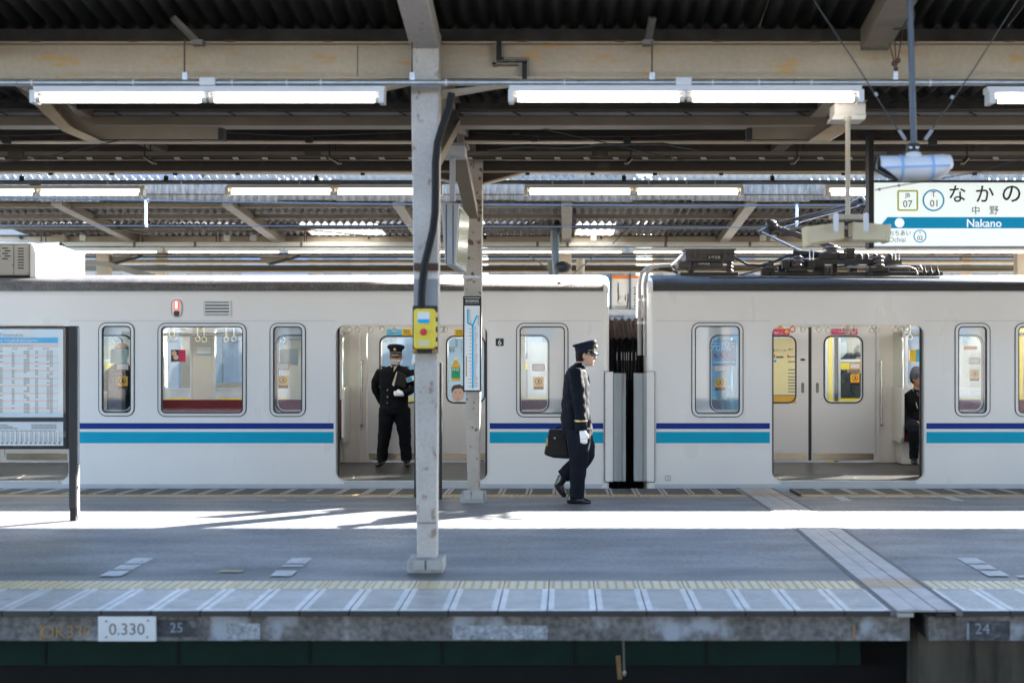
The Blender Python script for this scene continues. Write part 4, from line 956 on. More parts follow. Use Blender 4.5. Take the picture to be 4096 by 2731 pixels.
for nm, s, xa, xb, xc in (('gap_hood', 1, 2421, 2452, 2503), ('gap_hood', -1, 2618, 2587, 2535)):
    side = 'left' if s > 0 else 'right'
    th = thing('gap_hood', 'grey rubber gap hood with riveted white flange on the end of the %s car' % ('number 6' if s > 0 else 'pantograph'), 'gap hood', P((xa + xc) / 2, 1925, YTR), 'gap hoods between the train cars')
    a, c = sorted((xa, xb)); fl_ = MB().pbox(a, c, 1486, 1925, YTR - .022, YTR + .01).build('flange', m_body, th, .003)
    MB().ring(pxz([(a - 2, 1927), (c + 2, 1927), (c + 2, 1484), (a - 2, 1484)], YTR), pxz([(a, 1925), (c, 1925), (c, 1486), (a, 1486)], YTR), YTR - .012, YTR + .01).build('seam', m_rub, fl_)
    xr = a + 3 if s > 0 else c - 3
    for k in range(10): MB().lathe(P(xr, 1495 + 47 * k, YTR - .022), [(.004, 0), (.003, -.003)], 'y', 6).build('rivet', m_galvd, fl_)
    a, c = sorted((xb, xc))
    x0_, x1_ = PX(a, YTR), PX(c, YTR); w_ = x1_ - x0_
    prof = [(x0_, YTR - .01), (x0_ + w_ * .3, YTR - .035), (x0_ + w_ * .62, YTR - .03), (x0_ + w_ * .70, YTR - .012), (x0_ + w_ * .85, YTR - .03), (x1_, YTR - .02), (x1_, YTR + .04), (x0_, YTR + .04)]
    MB().prism(prof, 'z', tz(1923), tz(1492)).build('rubber_hood', m_hoodg, th, .004)
tag(MB().box(tx(2436), tx(2590), YTR + .9, YTR + 1.0, -.5, -.02).build('coupler_screen', m_bellow), 'dark gear below the bellows between the train cars', 'coupler')
# cable pipes down the end of the right car
for k, (dx, lab) in enumerate(((0, 'thick'), (-22, 'rear'))):
    Yp = YTR + .12 + .1 * k
    pp = MB().tube([P(2580 + dx, 1420, Yp), P(2580 + dx, 1200, Yp), P(2579 + dx, 1140, Yp), P(2588 + dx, 1095, Yp + .05), P(2610 + dx, 1070, Yp + .1), P(2640 + dx, 1063, Yp + .15), P(2680 + dx, 1061, Yp + .2)], .024, 10).build('cable_pipe', m_pipe, RC)
    for y in (1198, 1290): MB().lathe(P(2580 + dx, y + 6, Yp), [(.03, 0), (.03, .035)]).build('pipe_clip', m_frame, pp)
MB().bar(P(2630, 1068, 17.1), P(2690, 1078, 17.1), .08, .06).build('cable_gland', m_eq, RC, .01)
MB().bar(P(2660, 1062, 17.1), P(2710, 1092, 17.2), .03, .03).build('cable_gland', m_eq, RC, .006)
MB().tube([P(2680, 1062, 17.2), P(2702, 1045, 17.3), P(2720, 1025, 17.4), P(2745, 1010, 17.6)], .014, 8).build('cable', m_pipe, RC)
# fuse box
YE = 17.55
fb = MB().prism(pxz(rr(2742, 2940, 995, 1046, 12, 4), YE), 'y', YE, YE + .5).build('fuse_box', m_eqbox, RC, .012)
MB().pbox(2738, 2944, 1010, 1016, YE - .01, YE + .51).build('lid_rim', m_eqbox, fb, .003)
MB().pbox(2738, 2944, 994, 999, YE - .006, YE + .506).build('lid', m_eqbox, fb, .003)
for x in (2783, 2902): MB().pbox(x - 7, x + 7, 998, 1030, YE - .025, YE).build('latch', m_eqbox, fb, .004)
pl = MB().pbox(2828, 2886, 1019, 1038, YE - .006, YE).build('name_plate', m_ink, fb); text('主可溶器', 2857, 1028.5, 12, YE - .008, m_stick, pl, wpx=50)
lb = MB().prism(pxz(rr(2712, 2892, 1046, 1073, 8, 3), YE + .04), 'y', YE + .04, YE + .45).build('lower_fuse_box', m_eqbox, RC, .01)
pl = MB().pbox(2788, 2842, 1048, 1062, YE + .034, YE + .04).build('name_plate', m_ink, lb); text('母線可溶器', 2815, 1055, 9, YE + .031, m_stick, pl, wpx=48)
def insul(x, y0, y1, Y, r, n, parent, mt=m_ins):
    z0, z1 = PZ(y1, Y), PZ(y0, Y); pr = [(r * .55, 0)]
    for k in range(n): pr += [(r * .6, (z1 - z0) * (k + .2) / n), (r, (z1 - z0) * (k + .45) / n), (r, (z1 - z0) * (k + .6) / n), (r * .6, (z1 - z0) * (k + .85) / n)]
    pr.append((r * .55, z1 - z0)); return MB().lathe((PX(x, Y), Y, z0), pr, 'z', 14).build('insulator', mt, parent)
for x in (2763, 2918):
    for dy in (.06, .42): insul(x, 1046, 1090, YE + dy, .05, 3, fb, m_eqbox)
MB().pbox(2722, 2954, 1088, 1109, YE - .06, YE + .6).build('base_plank', m_eq, RC, .006)
MB().pbox(2840, 3760, 1106, 1118, 17.02, 17.3).build('roof_walkway', m_troof, RC, .004)
# pantograph
YPn = 17.5
pg = MB().pbox(3085, 3772, 1086, 1104, YPn, YPn + .08).build('pantograph', m_eq, RC, .006)
def pt(nm, mb, mt=m_eq, bv=0): return mb.build(nm, mt, pg, bv)
pt('base_rail', MB().pbox(3085, 3772, 1088, 1104, YPn + 1.0, YPn + 1.08))
pt('upper_frame', MB().pbox(3140, 3608, 1036, 1056, YPn + .05, YPn + .12), bv=.004); pt('upper_frame', MB().pbox(3140, 3608, 1038, 1056, YPn + .9, YPn + .97))
for x in (3170, 3300, 3440, 3590): pt('cross_member', MB().bar(P(x, 1046, YPn + .1), (PX(x, YPn + .1), YPn + .95, PZ(1046, YPn + .1)), .06, .05))
for x in (3192, 3516): insul(x, 1022, 1070, YPn - .02, .072, 3, pg)
for x in (3192, 3516): pt('insulator_foot', MB().pbox(x - 38, x + 38, 1070, 1086, YPn - .06, YPn + .1), bv=.004)
insul(3326, 984, 1034, YPn + .25, .115, 3, pg)
pt('spring_housing', MB().lathe(P(3326, 1034, YPn + .25), [(.12, 0), (.13, .03), (.10, .05)]))
pt('drive_box', MB().pbox(3386, 3420, 992, 1034, YPn + .1, YPn + .3), bv=.005)
pt('drive_box', MB().pbox(3280, 3362, 1010, 1036, YPn + .05, YPn + .4), bv=.01); pt('cylinder', MB().tube([P(3172, 1012, YPn + .3), P(3285, 1020, YPn + .3)], .045, 10))
for x in (3130, 3165, 3230): pt('cable_clamp', MB().pbox(x, x + 28, 1040, 1075, YPn - .03, YPn + .08), bv=.006)
for x in (3245, 3588): pt('hook', MB().tube([P(x - 6, 1040, YPn), P(x - 6, 1005, YPn), P(x, 998, YPn), P(x + 8, 1005, YPn), P(x + 8, 1040, YPn)], .007, 6), m_steel)
for x in (3320, 3305, 3480, 3698, 3722, 3748):
    pt('bolt_cap', MB().lathe(P(x, 1102, YPn - .05), [(.03, 0), (.035, .03), (.02, .06), (.012, .09), (.004, .12)], seg=10), m_eq)
pt('air_pipe', MB().tube([P(3390, 1068, YPn - .03), P(3640, 1068, YPn - .03), P(3662, 1078, YPn - .03), P(3670, 1100, YPn - .03)], .014, 8), m_pipe)
pt('air_pipe', MB().tube([P(3672, 1100, YPn), P(3672, 1070, YPn), P(3680, 1060, YPn), P(3690, 1080, YPn)], .009, 6))
for x in (3440, 3466, 3500, 3560): pt('fitting', MB().lathe(P(x, 1036, YPn), [(.03, 0), (.03, .05), (.015, .07)], seg=8))
kn = P(3086, 905, YPn + .55)
pt('lower_arm', MB().bar(kn, P(3345, 992, YPn + .55), .075, .065), m_eqbox, .01)
pt('control_rod', MB().tube([P(3046, 928, YPn + .4), P(3240, 1022, YPn + .4)], .016, 8), m_steel)
pt('knee_joint', MB().sphere(kn, .085, 10, 8)); pt('knee_link', MB().bar(kn, P(3036, 932, YPn + .45), .06, .05)); pt('knee_lug', MB().bar(P(3070, 880, YPn + .5), P(3092, 915, YPn + .5), .05, .05))
hd_ = P(3455, 812, YPn + .55)
for dy in (-.18, .18): pt('upper_arm', MB().tube([(kn[0], kn[1] + dy * .6, kn[2] + .02), (hd_[0], hd_[1] + dy * 2.2, hd_[2])], .013, 8), m_eqbox)
pt('upper_rod', MB().tube([P(3120, 912, YPn + .5), P(3440, 822, YPn + .5)], .008, 6), m_steel)
for dx in (-.12, .12): pt('contact_strip', MB().tube([(hd_[0] + dx, hd_[1] - .75, hd_[2] - .09), (hd_[0] + dx, hd_[1] - .5, hd_[2] + .02), (hd_[0] + dx, hd_[1] + .5, hd_[2] + .02), (hd_[0] + dx, hd_[1] + .75, hd_[2] - .09)], .022, 6), m_eq)
pt('head_frame', MB().box(hd_[0] - .15, hd_[0] + .15, hd_[1] - .4, hd_[1] - .36, hd_[2] - .03, hd_[2] + .01).box(hd_[0] - .15, hd_[0] + .15, hd_[1] + .36, hd_[1] + .4, hd_[2] - .03, hd_[2] + .01))
MB().tube([P(2940, 1030, YE), P(2990, 1058, YE), P(3040, 1062, YE), P(3090, 1050, YE), P(3150, 1022, YPn), P(3178, 1018, YPn)], .016, 8).build('power_cable', m_wirek, RC)
MB().tube([P(2955, 1100, YE), P(3000, 1090, YE), P(3060, 1070, YE), P(3120, 1060, YE)], .013, 8).build('power_cable', m_galvd, RC)
for q, (xa, xb, ya, yb, dy) in enumerate(((3150, 3235, 1056, 1070, .02), (3255, 3300, 1058, 1086, .15), (3360, 3385, 1010, 1036, .0), (3420, 3450, 1018, 1036, .2), (3470, 3500, 1056, 1086, .1), (3545, 3580, 1022, 1036, .3), (3400, 3430, 1062, 1086, .2), (3560, 3640, 1072, 1086, .1), (3640, 3668, 1060, 1088, .3), (3330, 3350, 1040, 1086, .4), (3205, 3225, 1056, 1088, .4), (3115, 3140, 1060, 1090, .2))):
    pt('bracket', MB().pbox(xa, xb, ya, yb, YPn + dy, YPn + dy + .12), bv=.005)
for xa, ya, xb, yb in ((3160, 1030, 3280, 1015), (3420, 1030, 3510, 1024), (3250, 1070, 3390, 1060), (3530, 1050, 3600, 1085), (3100, 1075, 3200, 1085)):
    pt('lead', MB().tube([P(xa, ya, YPn + .1), P((xa + xb) / 2, (ya + yb) / 2 + 9, YPn + .1), P(xb, yb, YPn + .12)], .009, 6))
MB().pbox(3075, 3095, 1042, 1075, YE - .02, YE + .05).build('cable_stand', m_eqbox, RC, .005); MB().pbox(3048, 3100, 1062, 1104, YE, YE + .15).build('cable_stand', m_eq, RC, .01)
# ------------------------------------------------------------------ things on and around the columns
t = thing('emergency_button_box', 'yellow emergency stop box with red button on the white column', 'button box', P(1698, 1410, 10.0))
YX = 9.96
MB().pbox(1650, 1750, 1222, 1412, YX + .05, YX + .12).build('back_plate', m_greydk, t, .006)
MB().prism(pxz(rr(1655, 1740, 1234, 1394, 12, 4), YX), 'y', YX, YX + .06).build('cover', m_ylw, t, .008)
for y in (1258, 1296, 1338, 1376): MB().pbox(1736, 1747, y - 10, y + 10, YX + .005, YX + .06).build('lug', m_ylw, t, .004)
s_ = MB().pbox(1670, 1718, 1248, 1292, YX - .004, YX + .002).build('instruction_label', m_paper, t); MB().pbox(1671, 1717, 1276, 1291, YX - .006, YX - .003).build('label_band', m_cyan, s_)
MB().lathe(P(1694, 1327, YX), [(.024, .002), (.024, -.012), (.018, -.02)], 'y', 16).build('red_button', m_red, t)
MB().pbox(1673, 1716, 1358, 1384, YX - .003, YX + .002).build('caption_label', M('label_cream', (.6, .55, .3), .5), t)
for x in (1658, 1738): MB().sphere(P(x, 1404, YX + .05), .02, 8, 6).build('bolt', m_orange, t)
hose = [(1806, 372), (1796, 430), (1772, 500), (1750, 570), (1742, 650), (1742, 760), (1740, 850), (1732, 920), (1715, 990), (1700, 1050), (1690, 1120), (1686, 1180), (1685, 1240)]
bb = MB(); path = []
P3 = [Vector(P(x, y, 10.03 if y > 900 else 10.0 + .03 * min(1, (900 - y) / 300))) for x, y in hose]
for a, c in zip(P3, P3[1:]):
    n = max(2, int((c - a).length / .011))
    for i in range(n): path.append(a.lerp(c, i / n))
bb.tube(path, [.029 if i % 2 else .025 for i in range(len(path))], 12)
tag(bb.build('flexible_conduit', m_hose), 'black ribbed flexible hose curving down the white column', 'hose')
t = thing('route_map_sign', 'narrow framed route map on the rusty column', 'sign', P(1888, 1565, 14.55))
YR = 14.55
MB().pbox(1852, 1925, 1184, 1566, YR, YR + .03).build('frame', m_black, t, .004)
f = MB().pbox(1858, 1919, 1222, 1560, YR - .003, YR + .002).build('map_face', m_paper, t); text('東西線路線図', 1888, 1203, 11, YR - .004, m_stick, t, wpx=54)
MB().pbox(1860, 1917, 1211, 1214, YR - .004, YR).build('header_line', m_inkg, t); MB().pbox(1858, 1919, 1190, 1192, YR - .004, YR).build('header_line', m_stick, t)
for pts in ([(1871, 1236), (1871, 1292), (1891, 1300)], [(1908, 1262), (1891, 1300)], [(1891, 1300), (1891, 1552)]):
    for a, c in zip(pts, pts[1:]): MB().bar(P(*a, YR - .004), P(*c, YR - .004), .016, .002, up=(0, 1, 0)).build('route_line', m_cyan, f)
bb = MB()
for k in range(34):
    y = 1306 + 7.2 * k; w = random.uniform(7, 15)
    bb.pbox(1896, 1896 + w, y, y + 2.2, YR - .005, YR - .003)
    if k % 2: bb.pbox(1886 - w * .8, 1886, y, y + 2.2, YR - .005, YR - .003)
for k in range(8): bb.pbox(1875, 1875 + random.uniform(6, 12), 1240 + 7 * k, 1242 + 7 * k, YR - .005, YR - .003); bb.pbox(1910, 1916, 1262 + 5 * k, 1264 + 5 * k, YR - .005, YR - .003)
bb.build('station_names', m_inkg, f)
MB().pbox(1863, 1867, 1424, 1505, YR - .005, YR - .003).build('key_bar', m_orange, f)
t = thing('hanging_display', 'grey hanging departure display seen end on behind the white column', 'display', (-.98, 12.3, 2.24))
y0, y1 = 12.0, 13.3; x0, x1 = PX(1762, 12.0), PX(1836, 12.0)
MB().prism([(x0, PZ(805, 12)), (x1, PZ(812, 12)), (x1 - .03, PZ(1062, 12)), (x0 + .04, PZ(1060, 12))], 'y', y0, y1).build('cabinet', m_grey, t, .012)
sc = MB().add([(x1 + .004, y0 + .08, PZ(830, 12)), (x1 + .004, y1 - .08, PZ(830, 12)), (x1 - .024, y1 - .08, PZ(1045, 12)), (x1 - .024, y0 + .08, PZ(1045, 12)),
               (x1 - .004, y0 + .08, PZ(830, 12)), (x1 - .004, y1 - .08, PZ(830, 12)), (x1 - .032, y1 - .08, PZ(1045, 12)), (x1 - .032, y0 + .08, PZ(1045, 12))],
              [(0, 1, 2, 3), (7, 6, 5, 4), (0, 4, 5, 1), (1, 5, 6, 2), (2, 6, 7, 3), (3, 7, 4, 0)]).build('screen', M('screen_green', (.22, .27, .17), .15, var=.3, scale=9), t)
for x in (1785, 1812): MB().pbox(x - 1.5, x + 1.5, 815, 1055, y0 - .004, y0).build('seam', m_greydk, t)
MB().box(PX(1800, 12.2), PX(1822, 12.2), 12.15, 12.2, PZ(808, 12.2), PZ(615, 12.2)).build('hanger', m_grey, t, .004)
MB().box(PX(1770, 12.1), PX(1862, 12.1), 12.0, 12.3, PZ(628, 12.1), PZ(580, 12.1)).build('mount_box', m_grey, t, .006)
MB().pbox(1765, 1868, 570, 582, 11.99, 12.32).build('mount_channel', m_galvd, t)
MB().box(PX(1800, 12.1), PX(1830, 12.1), 12.05, 12.25, PZ(582, 12.1), 3.62).build('mount_post', m_greydk, t)
t = thing('dark_notice_stand', 'tall narrow dark stand half hidden behind the white column', 'stand', P(1712, 1996, 14.95))
YS = 14.9; MB().pbox(1752, 1767, 1450, 1996, YS, YS + .06).build('post', m_greydk, t, .004); MB().pbox(1656, 1670, 1450, 1990, YS, YS + .06).build('post', m_greydk, t, .004)
MB().pbox(1670, 1752, 1455, 1900, YS + .02, YS + .05).build('board', m_greydk, t)
# timetable stand
YM = 12.82
t = thing('timetable_stand', 'dark framed timetable board with white sheets standing on the platform', 'timetable', (PX(290, YM), YM, platz(YM)))
zg = platz(YM)
MB().box(PX(280, YM), PX(309, YM), YM - .03, YM + .05, PZ(2030, YM), PZ(1303, YM)).build('post', m_greydk, t, .004)
MB().box(PX(283, YM), PX(306, YM), YM - .02, YM + .04, zg - .01, PZ(2030, YM)).build('post_foot', m_black, t)
MB().box(PX(300, YM), PX(312, YM), YM - .005, YM + .045, PZ(2060, YM), PZ(1310, YM)).build('post_edge', m_grey, t)
xl = PX(-560, YM); MB().box(xl - .07, xl, YM - .03, YM + .05, zg, PZ(1303, YM)).build('post', m_greydk, t, .004)
MB().box(xl, PX(278, YM), YM - .005, YM + .03, PZ(1795, YM), PZ(1304, YM)).build('frame', m_black, t, .004)
m_ttb = M('timetable_paper', (.62, .68, .70), .25, var=.05, coat=.4)
f = MB().pbox(-540, 252, 1316, 1668, YM - .010, YM - .004).build('timetable_sheet', m_ttb, t)
f2 = MB().pbox(-540, 252, 1686, 1781, YM - .010, YM - .004).build('notice_sheet', m_paper, t)
m_pink = M('row_pink', (.60, .50, .50), .3, var=.03, coat=.3); m_rowb = M('row_blue', (.48, .62, .70), .3, var=.03, coat=.3)
YW = YM - .012
text('Tozai Line Timetable', -10, 1339, 15, YW, m_inkg, f, wpx=205); flat('header_bar', -540, 232, 1349, 1371, YW, m_cyan, f)
text('for Nishi-Funabashi and Tōyō-Katsutadai', -15, 1362, 11, YW - .002, m_paper, f, wpx=330); flat('row', -540, 232, 1374, 1388, YW, m_pink, f)
text('Saturdays and Holidays', 60, 1382, 8, YW - .002, m_inkg, f, wpx=150); text('10     20     30     40     50', 60, 1394, 7, YW - .002, m_inkg, f, wpx=270)
for k in range(17):
    y = 1402 + 15 * k; flat('row', -540, 232, y, y + 11, YW, m_pink if k % 2 else m_rowb, f)
bb = MB()
for cx_ in (-60, 5, 52, 100, 112, 146, 192, 205):
    for k in range(30):
        if random.random() < .75:
            y = 1402 + 8.4 * k; bb.pbox(cx_ - 5, cx_ - 1, y, y + 5, YW - .002, YW); bb.pbox(cx_ + 1, cx_ + 5, y, y + 5, YW - .002, YW)
bb.build('printed_times', m_inkg, f)
bb = MB()
for k in range(14):
    x = -10 + 19 * k; bb.pbox(x - .8, x + .8, 1722, 1772, YW - .001, YW); bb.pbox(x - 5, x + 5, 1769, 1774, YW - .001, YW)
    for q in range(6): bb.pbox(x + 5, x + 9, 1728 + 7 * q, 1731 + 7 * q, YW - .001, YW)
for q in range(3): bb.pbox(-100, 30 + 20 * q, 1697 + 7 * q, 1700 + 7 * q, YW - .001, YW); bb.pbox(125, 225, 1697 + 7 * q, 1700 + 7 * q, YW - .001, YW)
bb.pbox(-100, 222, 1721, 1723, YW - .001, YW); bb.build('printed_lines', m_inkg, f2)
MB().pbox(-540, 262, 1310, 1788, YM - .030, YM - .026).build('cover_glass', glass('board_glass', (.97, .98, .98), .02, extra=.01), t)
for y in (1858, 1947): MB().sphere(P(314, y, YM), .01, 8, 6).build('bolt', m_steel, t)
# station name sign
YSN = 13.0
t = thing('station_name_sign', 'white hanging station sign reading Nakano with a cyan band', 'sign', P(4000, 985, YSN))
MB().pbox(3497, 4560, 730, 984, YSN, YSN + .14).build('panel', m_signw, t, .006)
MB().pbox(3494, 4563, 984, 991, YSN - .006, YSN + .146).build('bottom_trim', m_grey, t)
MB().pbox(3476, 3496, 430, 991, YSN - .01, YSN + .15).build('hanger_post', m_black, t, .004); MB().pbox(4563, 4583, 430, 991, YSN - .01, YSN + .15).build('hanger_post', m_black, t, .004)
MB().bar(P(3440, 500, YSN), P(3515, 415, YSN), .05, .05).build('hanger_arm', m_black, t)
YZ = YSN - .003
MB().prism(pxz([(3522, 902), (3550, 868), (4560, 868), (4560, 913), (3522, 913)], YZ), 'y', YZ, YZ + .002).build('cyan_band', m_cyan, t)
MB().disc((PX(3598, YZ), PZ(891, YZ)), 19 * YZ / F, YZ - .003, 24).build('station_dot', m_signw, t)
def ringsq(x0, x1, y0, y1, w, r, mt, nm='line_badge'): return MB().ring(pxz(rr(x0, x1, y0, y1, r), YZ), pxz(rr(x0 + w, x1 - w, y0 + w, y1 - w, max(1, r - w)), YZ), YZ - .001, YZ + .002).build(nm, mt, t)
f = ringsq(3589, 3673, 760, 844, 7, 8, m_lime); text('JB', 3630, 783, 22, YZ - .002, m_ink, f); text('07', 3631, 815, 27, YZ - .002, m_ink, f)
f = ringsq(3690, 3778, 757, 845, 6, 44, m_cyan); text('T', 3734, 777, 22, YZ - .002, m_ink, f); text('01', 3735, 813, 27, YZ - .002, m_ink, f)
for ch, x in (('な', 3830), ('か', 3940), ('の', 4046)): text(ch, x, 775, 66, YZ - .002, m_ink, t, bold=.008)
text('中', 3903, 841, 34, YZ - .002, m_ink, t); text('野', 3976, 841, 34, YZ - .002, m_ink, t)
text('Nakano', 3937, 892, 32, YZ - .003, m_signw, t, bold=.01)
text('おちあい', 3600, 931, 21, YZ - .002, m_ink, t, wpx=86); text('Ochiai', 3589, 958, 20, YZ - .002, m_inkg, t, wpx=66)
f = ringsq(3654, 3706, 918, 970, 4, 26, m_cyan); text('T', 3680, 931, 11, YZ - .002, m_ink, f); text('02', 3680, 951, 17, YZ - .002, m_ink, f)
# twin loudspeakers
YSP = 10.05
t = thing('twin_loudspeakers', 'pair of beige loudspeaker boxes hanging on a cream pole', 'loudspeaker', P(3392, 985, YSP))
MB().pbox(3338, 3464, 412, 462, YSP + .10, YSP + .30).build('mount_box', m_fixc, t, .01)
MB().prism(pxz([(3328, 478), (3460, 478), (3466, 460), (3336, 460)], YSP + .08), 'y', YSP + .08, YSP + .30).build('mount_lip', m_fixc, t)
MB().tube([P(3391, 470, YSP), P(3391, 858, YSP)], .0175, 12).build('pole', m_cream, t); MB().tube([P(3391, 466, YSP), P(3391, 486, YSP)], .026, 12).build('pole_collar', m_cream, t)
MB().pbox(3322, 3470, 856, 878, YSP - .03, YSP + .04).build('crossbar', m_cream, t, .006)
def spk(xo, yo_a, yo_b, xi, yi_a, yi_b, so_):
    d = .19
    a = [P(xo, yo_a, YSP - .10), P(xo, yo_b, YSP - .10), P(xi, yi_b, YSP - .02), P(xi, yi_a, YSP - .02)]
    bck = [(p[0] + so_ * .05, p[1] + d, p[2]) for p in a[:2]] + [(p[0], p[1] + d * .8, p[2]) for p in a[2:]]
    b_ = MB().add(a + bck, [(0, 1, 2, 3), (7, 6, 5, 4), (0, 4, 5, 1), (1, 5, 6, 2), (2, 6, 7, 3), (3, 7, 4, 0)]).build('speaker_box', m_beige, t, .012)
    x2 = xo + (14 if xo < xi else -14); e = [P(xo - (6 if xo < xi else -6), yo_a - 3, YSP - .105), P(xo, yo_b + 5, YSP - .105), P(x2, yo_b + 1, YSP - .10), P(x2, yo_a - 1, YSP - .10)]
    MB().add(e + [(p[0], p[1] + d + .01, p[2]) for p in e], [(0, 1, 2, 3), (7, 6, 5, 4), (0, 4, 5, 1), (1, 5, 6, 2), (2, 6, 7, 3), (3, 7, 4, 0)]).build('mouth_rim', m_beige, b_, .006)
spk(3230, 906, 978, 3378, 886, 956, 1); spk(3560, 898, 964, 3410, 886, 962, -1)
for x, y0_, y1_ in ((3345, 850, 928), (3465, 850, 928)): MB().prism(pxz(rr(x - 10, x + 10, y0_, y1_, 9, 4), YSP - .12), 'y', YSP - .12, YSP - .10).build('bracket', m_fix, t, .003)
MB().tube([P(3384, 940, YSP), P(3396, 952, YSP), P(3412, 944, YSP)], .004, 5).build('lead', m_wirek, t)
# hanging camera over the near track
YCM = 9.0
t = thing('surveillance_camera', 'white surveillance camera with blue stripes on a dark hanging pole', 'camera', P(3660, 720, YCM))
x0, x1 = PX(3515, YCM), PX(3806, YCM)
zc_ = PZ(672, YCM); n = 14
rx_ = [(x0 - .005, .078, .0), (x0 + .06, .082, -.004), (x0 + .30, .082, .0), (x1 - .06, .080, .008), (x1 - .012, .068, .014), (x1, .045, .016)]
def sec(x, r_, dz): return [(x, YCM + r_ * math.cos(2 * math.pi * k / n), zc_ + dz + r_ * math.sin(2 * math.pi * k / n)) for k in range(n)]
S0 = [sec(*a_) for a_ in rx_]
# the lower half is cut back at both ends like a hooded tube
for j, (sh) in enumerate((.0, .0, 0, 0, 0, 0)):
    pass
S0[0] = [(v[0] + max(0., (zc_ - v[2]) / .08) * .13, v[1], v[2]) for v in S0[0]]; S0[1] = [(v[0] + max(0., (zc_ - v[2]) / .08) * .09, v[1], v[2]) for v in S0[1]]
for j in (3, 4, 5): S0[j] = [(v[0] - max(0., (zc_ - v[2]) / .08) * (.02, .05, .08)[j - 3], v[1], v[2]) for v in S0[j]]
bb = MB(); vs = [v for s_ in S0 for v in s_]
bb.add(vs, [(i * n + k, i * n + (k + 1) % n, (i + 1) * n + (k + 1) % n, (i + 1) * n + k) for i in range(5) for k in range(n)], 0, True); bb.add(S0[-1], [tuple(range(n))])
bb.build('housing', m_fix, t)
bb = MB(); q_ = [(v[0] + .012, YCM + (v[1] - YCM) * .97, zc_ + (v[2] - zc_) * .97) for v in S0[0]]; bb.add(q_, [tuple(range(n))]); bb.build('lens_window', m_black, t)
q2 = [(v[0] - .004, YCM + (v[1] - YCM) * 1.03, zc_ + (v[2] - zc_) * 1.03) for v in S0[0]]; MB().tube(q2 + [q2[0]], .006, 6, caps=False).build('hood_rim', m_black, t)
m_stripe = M('pale_blue_stripe', (.25, .42, .68), .5)
for x in (3600, 3722):
    x_ = PX(x, YCM); MB().tube([(x_ - .008, YCM, zc_), (x_ + .008, YCM, zc_)], .0855, 18, caps=False).build('strap', m_stripe, t)
MB().bar((x0 + .02, YCM - .0825, zc_ - .006), (x1 - .03, YCM - .0825, zc_ + .008), .006, .012).build('stripe', m_stripe, t)
bb = MB().lathe(P(3654, 628, YCM), [(.055, -.005), (.05, .02), (.022, .035), (.02, .05)], seg=14); bb.build('mount_foot', m_fix, t)
MB().pbox(3632, 3678, 572, 606, YCM - .03, YCM + .03).build('clamp', m_greydk, t, .004); MB().sphere(P(3643, 590, YCM - .04), .012, 8, 6).sphere(P(3668, 590, YCM - .04), .012, 8, 6).build('bolt', m_steel, t)
MB().tube([P(3634, -200, YCM), P(3655, 575, YCM)], .021, 12).build('pole', M('pole_slate_blue', (.06, .075, .10), .5), t)
for pts in (((3180, -120), (3280, 40), (3420, 250), (3520, 410), (3620, 562)), ((4110, -60), (4020, 80), (3900, 270), (3790, 430), (3695, 562))):
    MB().tube([P(*p, YCM) for p in pts], .0045, 6).build('guy_wire', m_wirek, t)
for a, c in (((3596, 520), (3622, 560)), ((3728, 520), (3700, 560)), ((3500, 370), (3508, 384)), ((3805, 395), (3812, 384))): MB().tube([P(*a, YCM), P(*c, YCM)], .011, 8).build('turnbuckle', m_grey, t)
MB().tube([P(3500, 760, YCM), P(3560, 748, YCM), P(3680, 728, YCM), P(3900, 690, YCM), P(4150, 620, YCM)], .0035, 5).build('signal_wire', m_wirek, t)
for x, y in ((3518, 757), (3596, 742)): MB().sphere(P(x, y, YCM), .009, 6, 5).build('wire_clip', m_wirek, t)
t = thing('cable_drum', 'dark bundle of cable coiled up under the roof by the camera pole', 'cable bundle', P(3620, 60, 9.7))
for k in range(4): MB().tube([(PX(3600, 9.7) + (.07 + .012 * k) * math.cos(a), 9.7 + .01 * k, PZ(55, 9.7) + (.07 + .01 * k) * math.sin(a)) for a in [2 * math.pi * q / 14 for q in range(15)]], .009, 6, caps=False).build('coil', m_wirek, t)

# ------------------------------------------------------------------ canopy of the far platform
fc = thing('far_canopy', 'weathered grey corrugated canopy of the platform beyond the train', 'canopy', (0, 26.5, 0))
EY = 23.2
PF = .138
me = corr_mesh('fascia_sheet', 7 * PF, .36, PF, .024, m_slate_l)
fil = [(q * PF / 8, .006 + .034 * (1 - math.cos(2 * math.pi * q / 8))) for q in range(57)]
mef = MB().prism([(7 * PF, -.06), (0, -.06)][::-1] + fil[::-1], 'y', 0, .03).mesh('eave_filler', m_slate_l, (0, 0, 0))[0]
x = -10.5; i = 0
while x < 11.5:
    o = link_mesh('fascia_sheet', me, (x, EY - .01 + .008 * (i % 2), PZ(800, EY) - .015 * (i % 3)), fc); o.rotation_euler.x = R(90); link_mesh('eave_filler', mef, (x, EY + .04 + .004 * (i % 2), PZ(716, EY) + .006 * (i % 3)), fc); x += 7 * PF; i += 1
PEAK = (EY + .8, 4.14)
sheets(fc, -10.5, 11.5, (EY + .08, 4.235), PEAK, m_slate_l, pitch=PF)
SB = (27.8, 3.70)
def soff(Y): return 4.03 + (SB[1] - 4.03) * (Y - EY) / (SB[0] - EY)
SKY = [(PX(1195, 26.6), PX(1510, 26.6)), (PX(2285, 26.6), PX(2466, 26.6))]
MID = (26.2, soff(26.2))
for (a_, c_) in (((EY + .02, 4.03), MID),):
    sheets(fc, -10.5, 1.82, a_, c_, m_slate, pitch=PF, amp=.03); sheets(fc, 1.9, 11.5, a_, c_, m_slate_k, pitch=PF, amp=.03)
edges_ = [-10.5] + [e for s_ in SKY for e in s_] + [1.82]
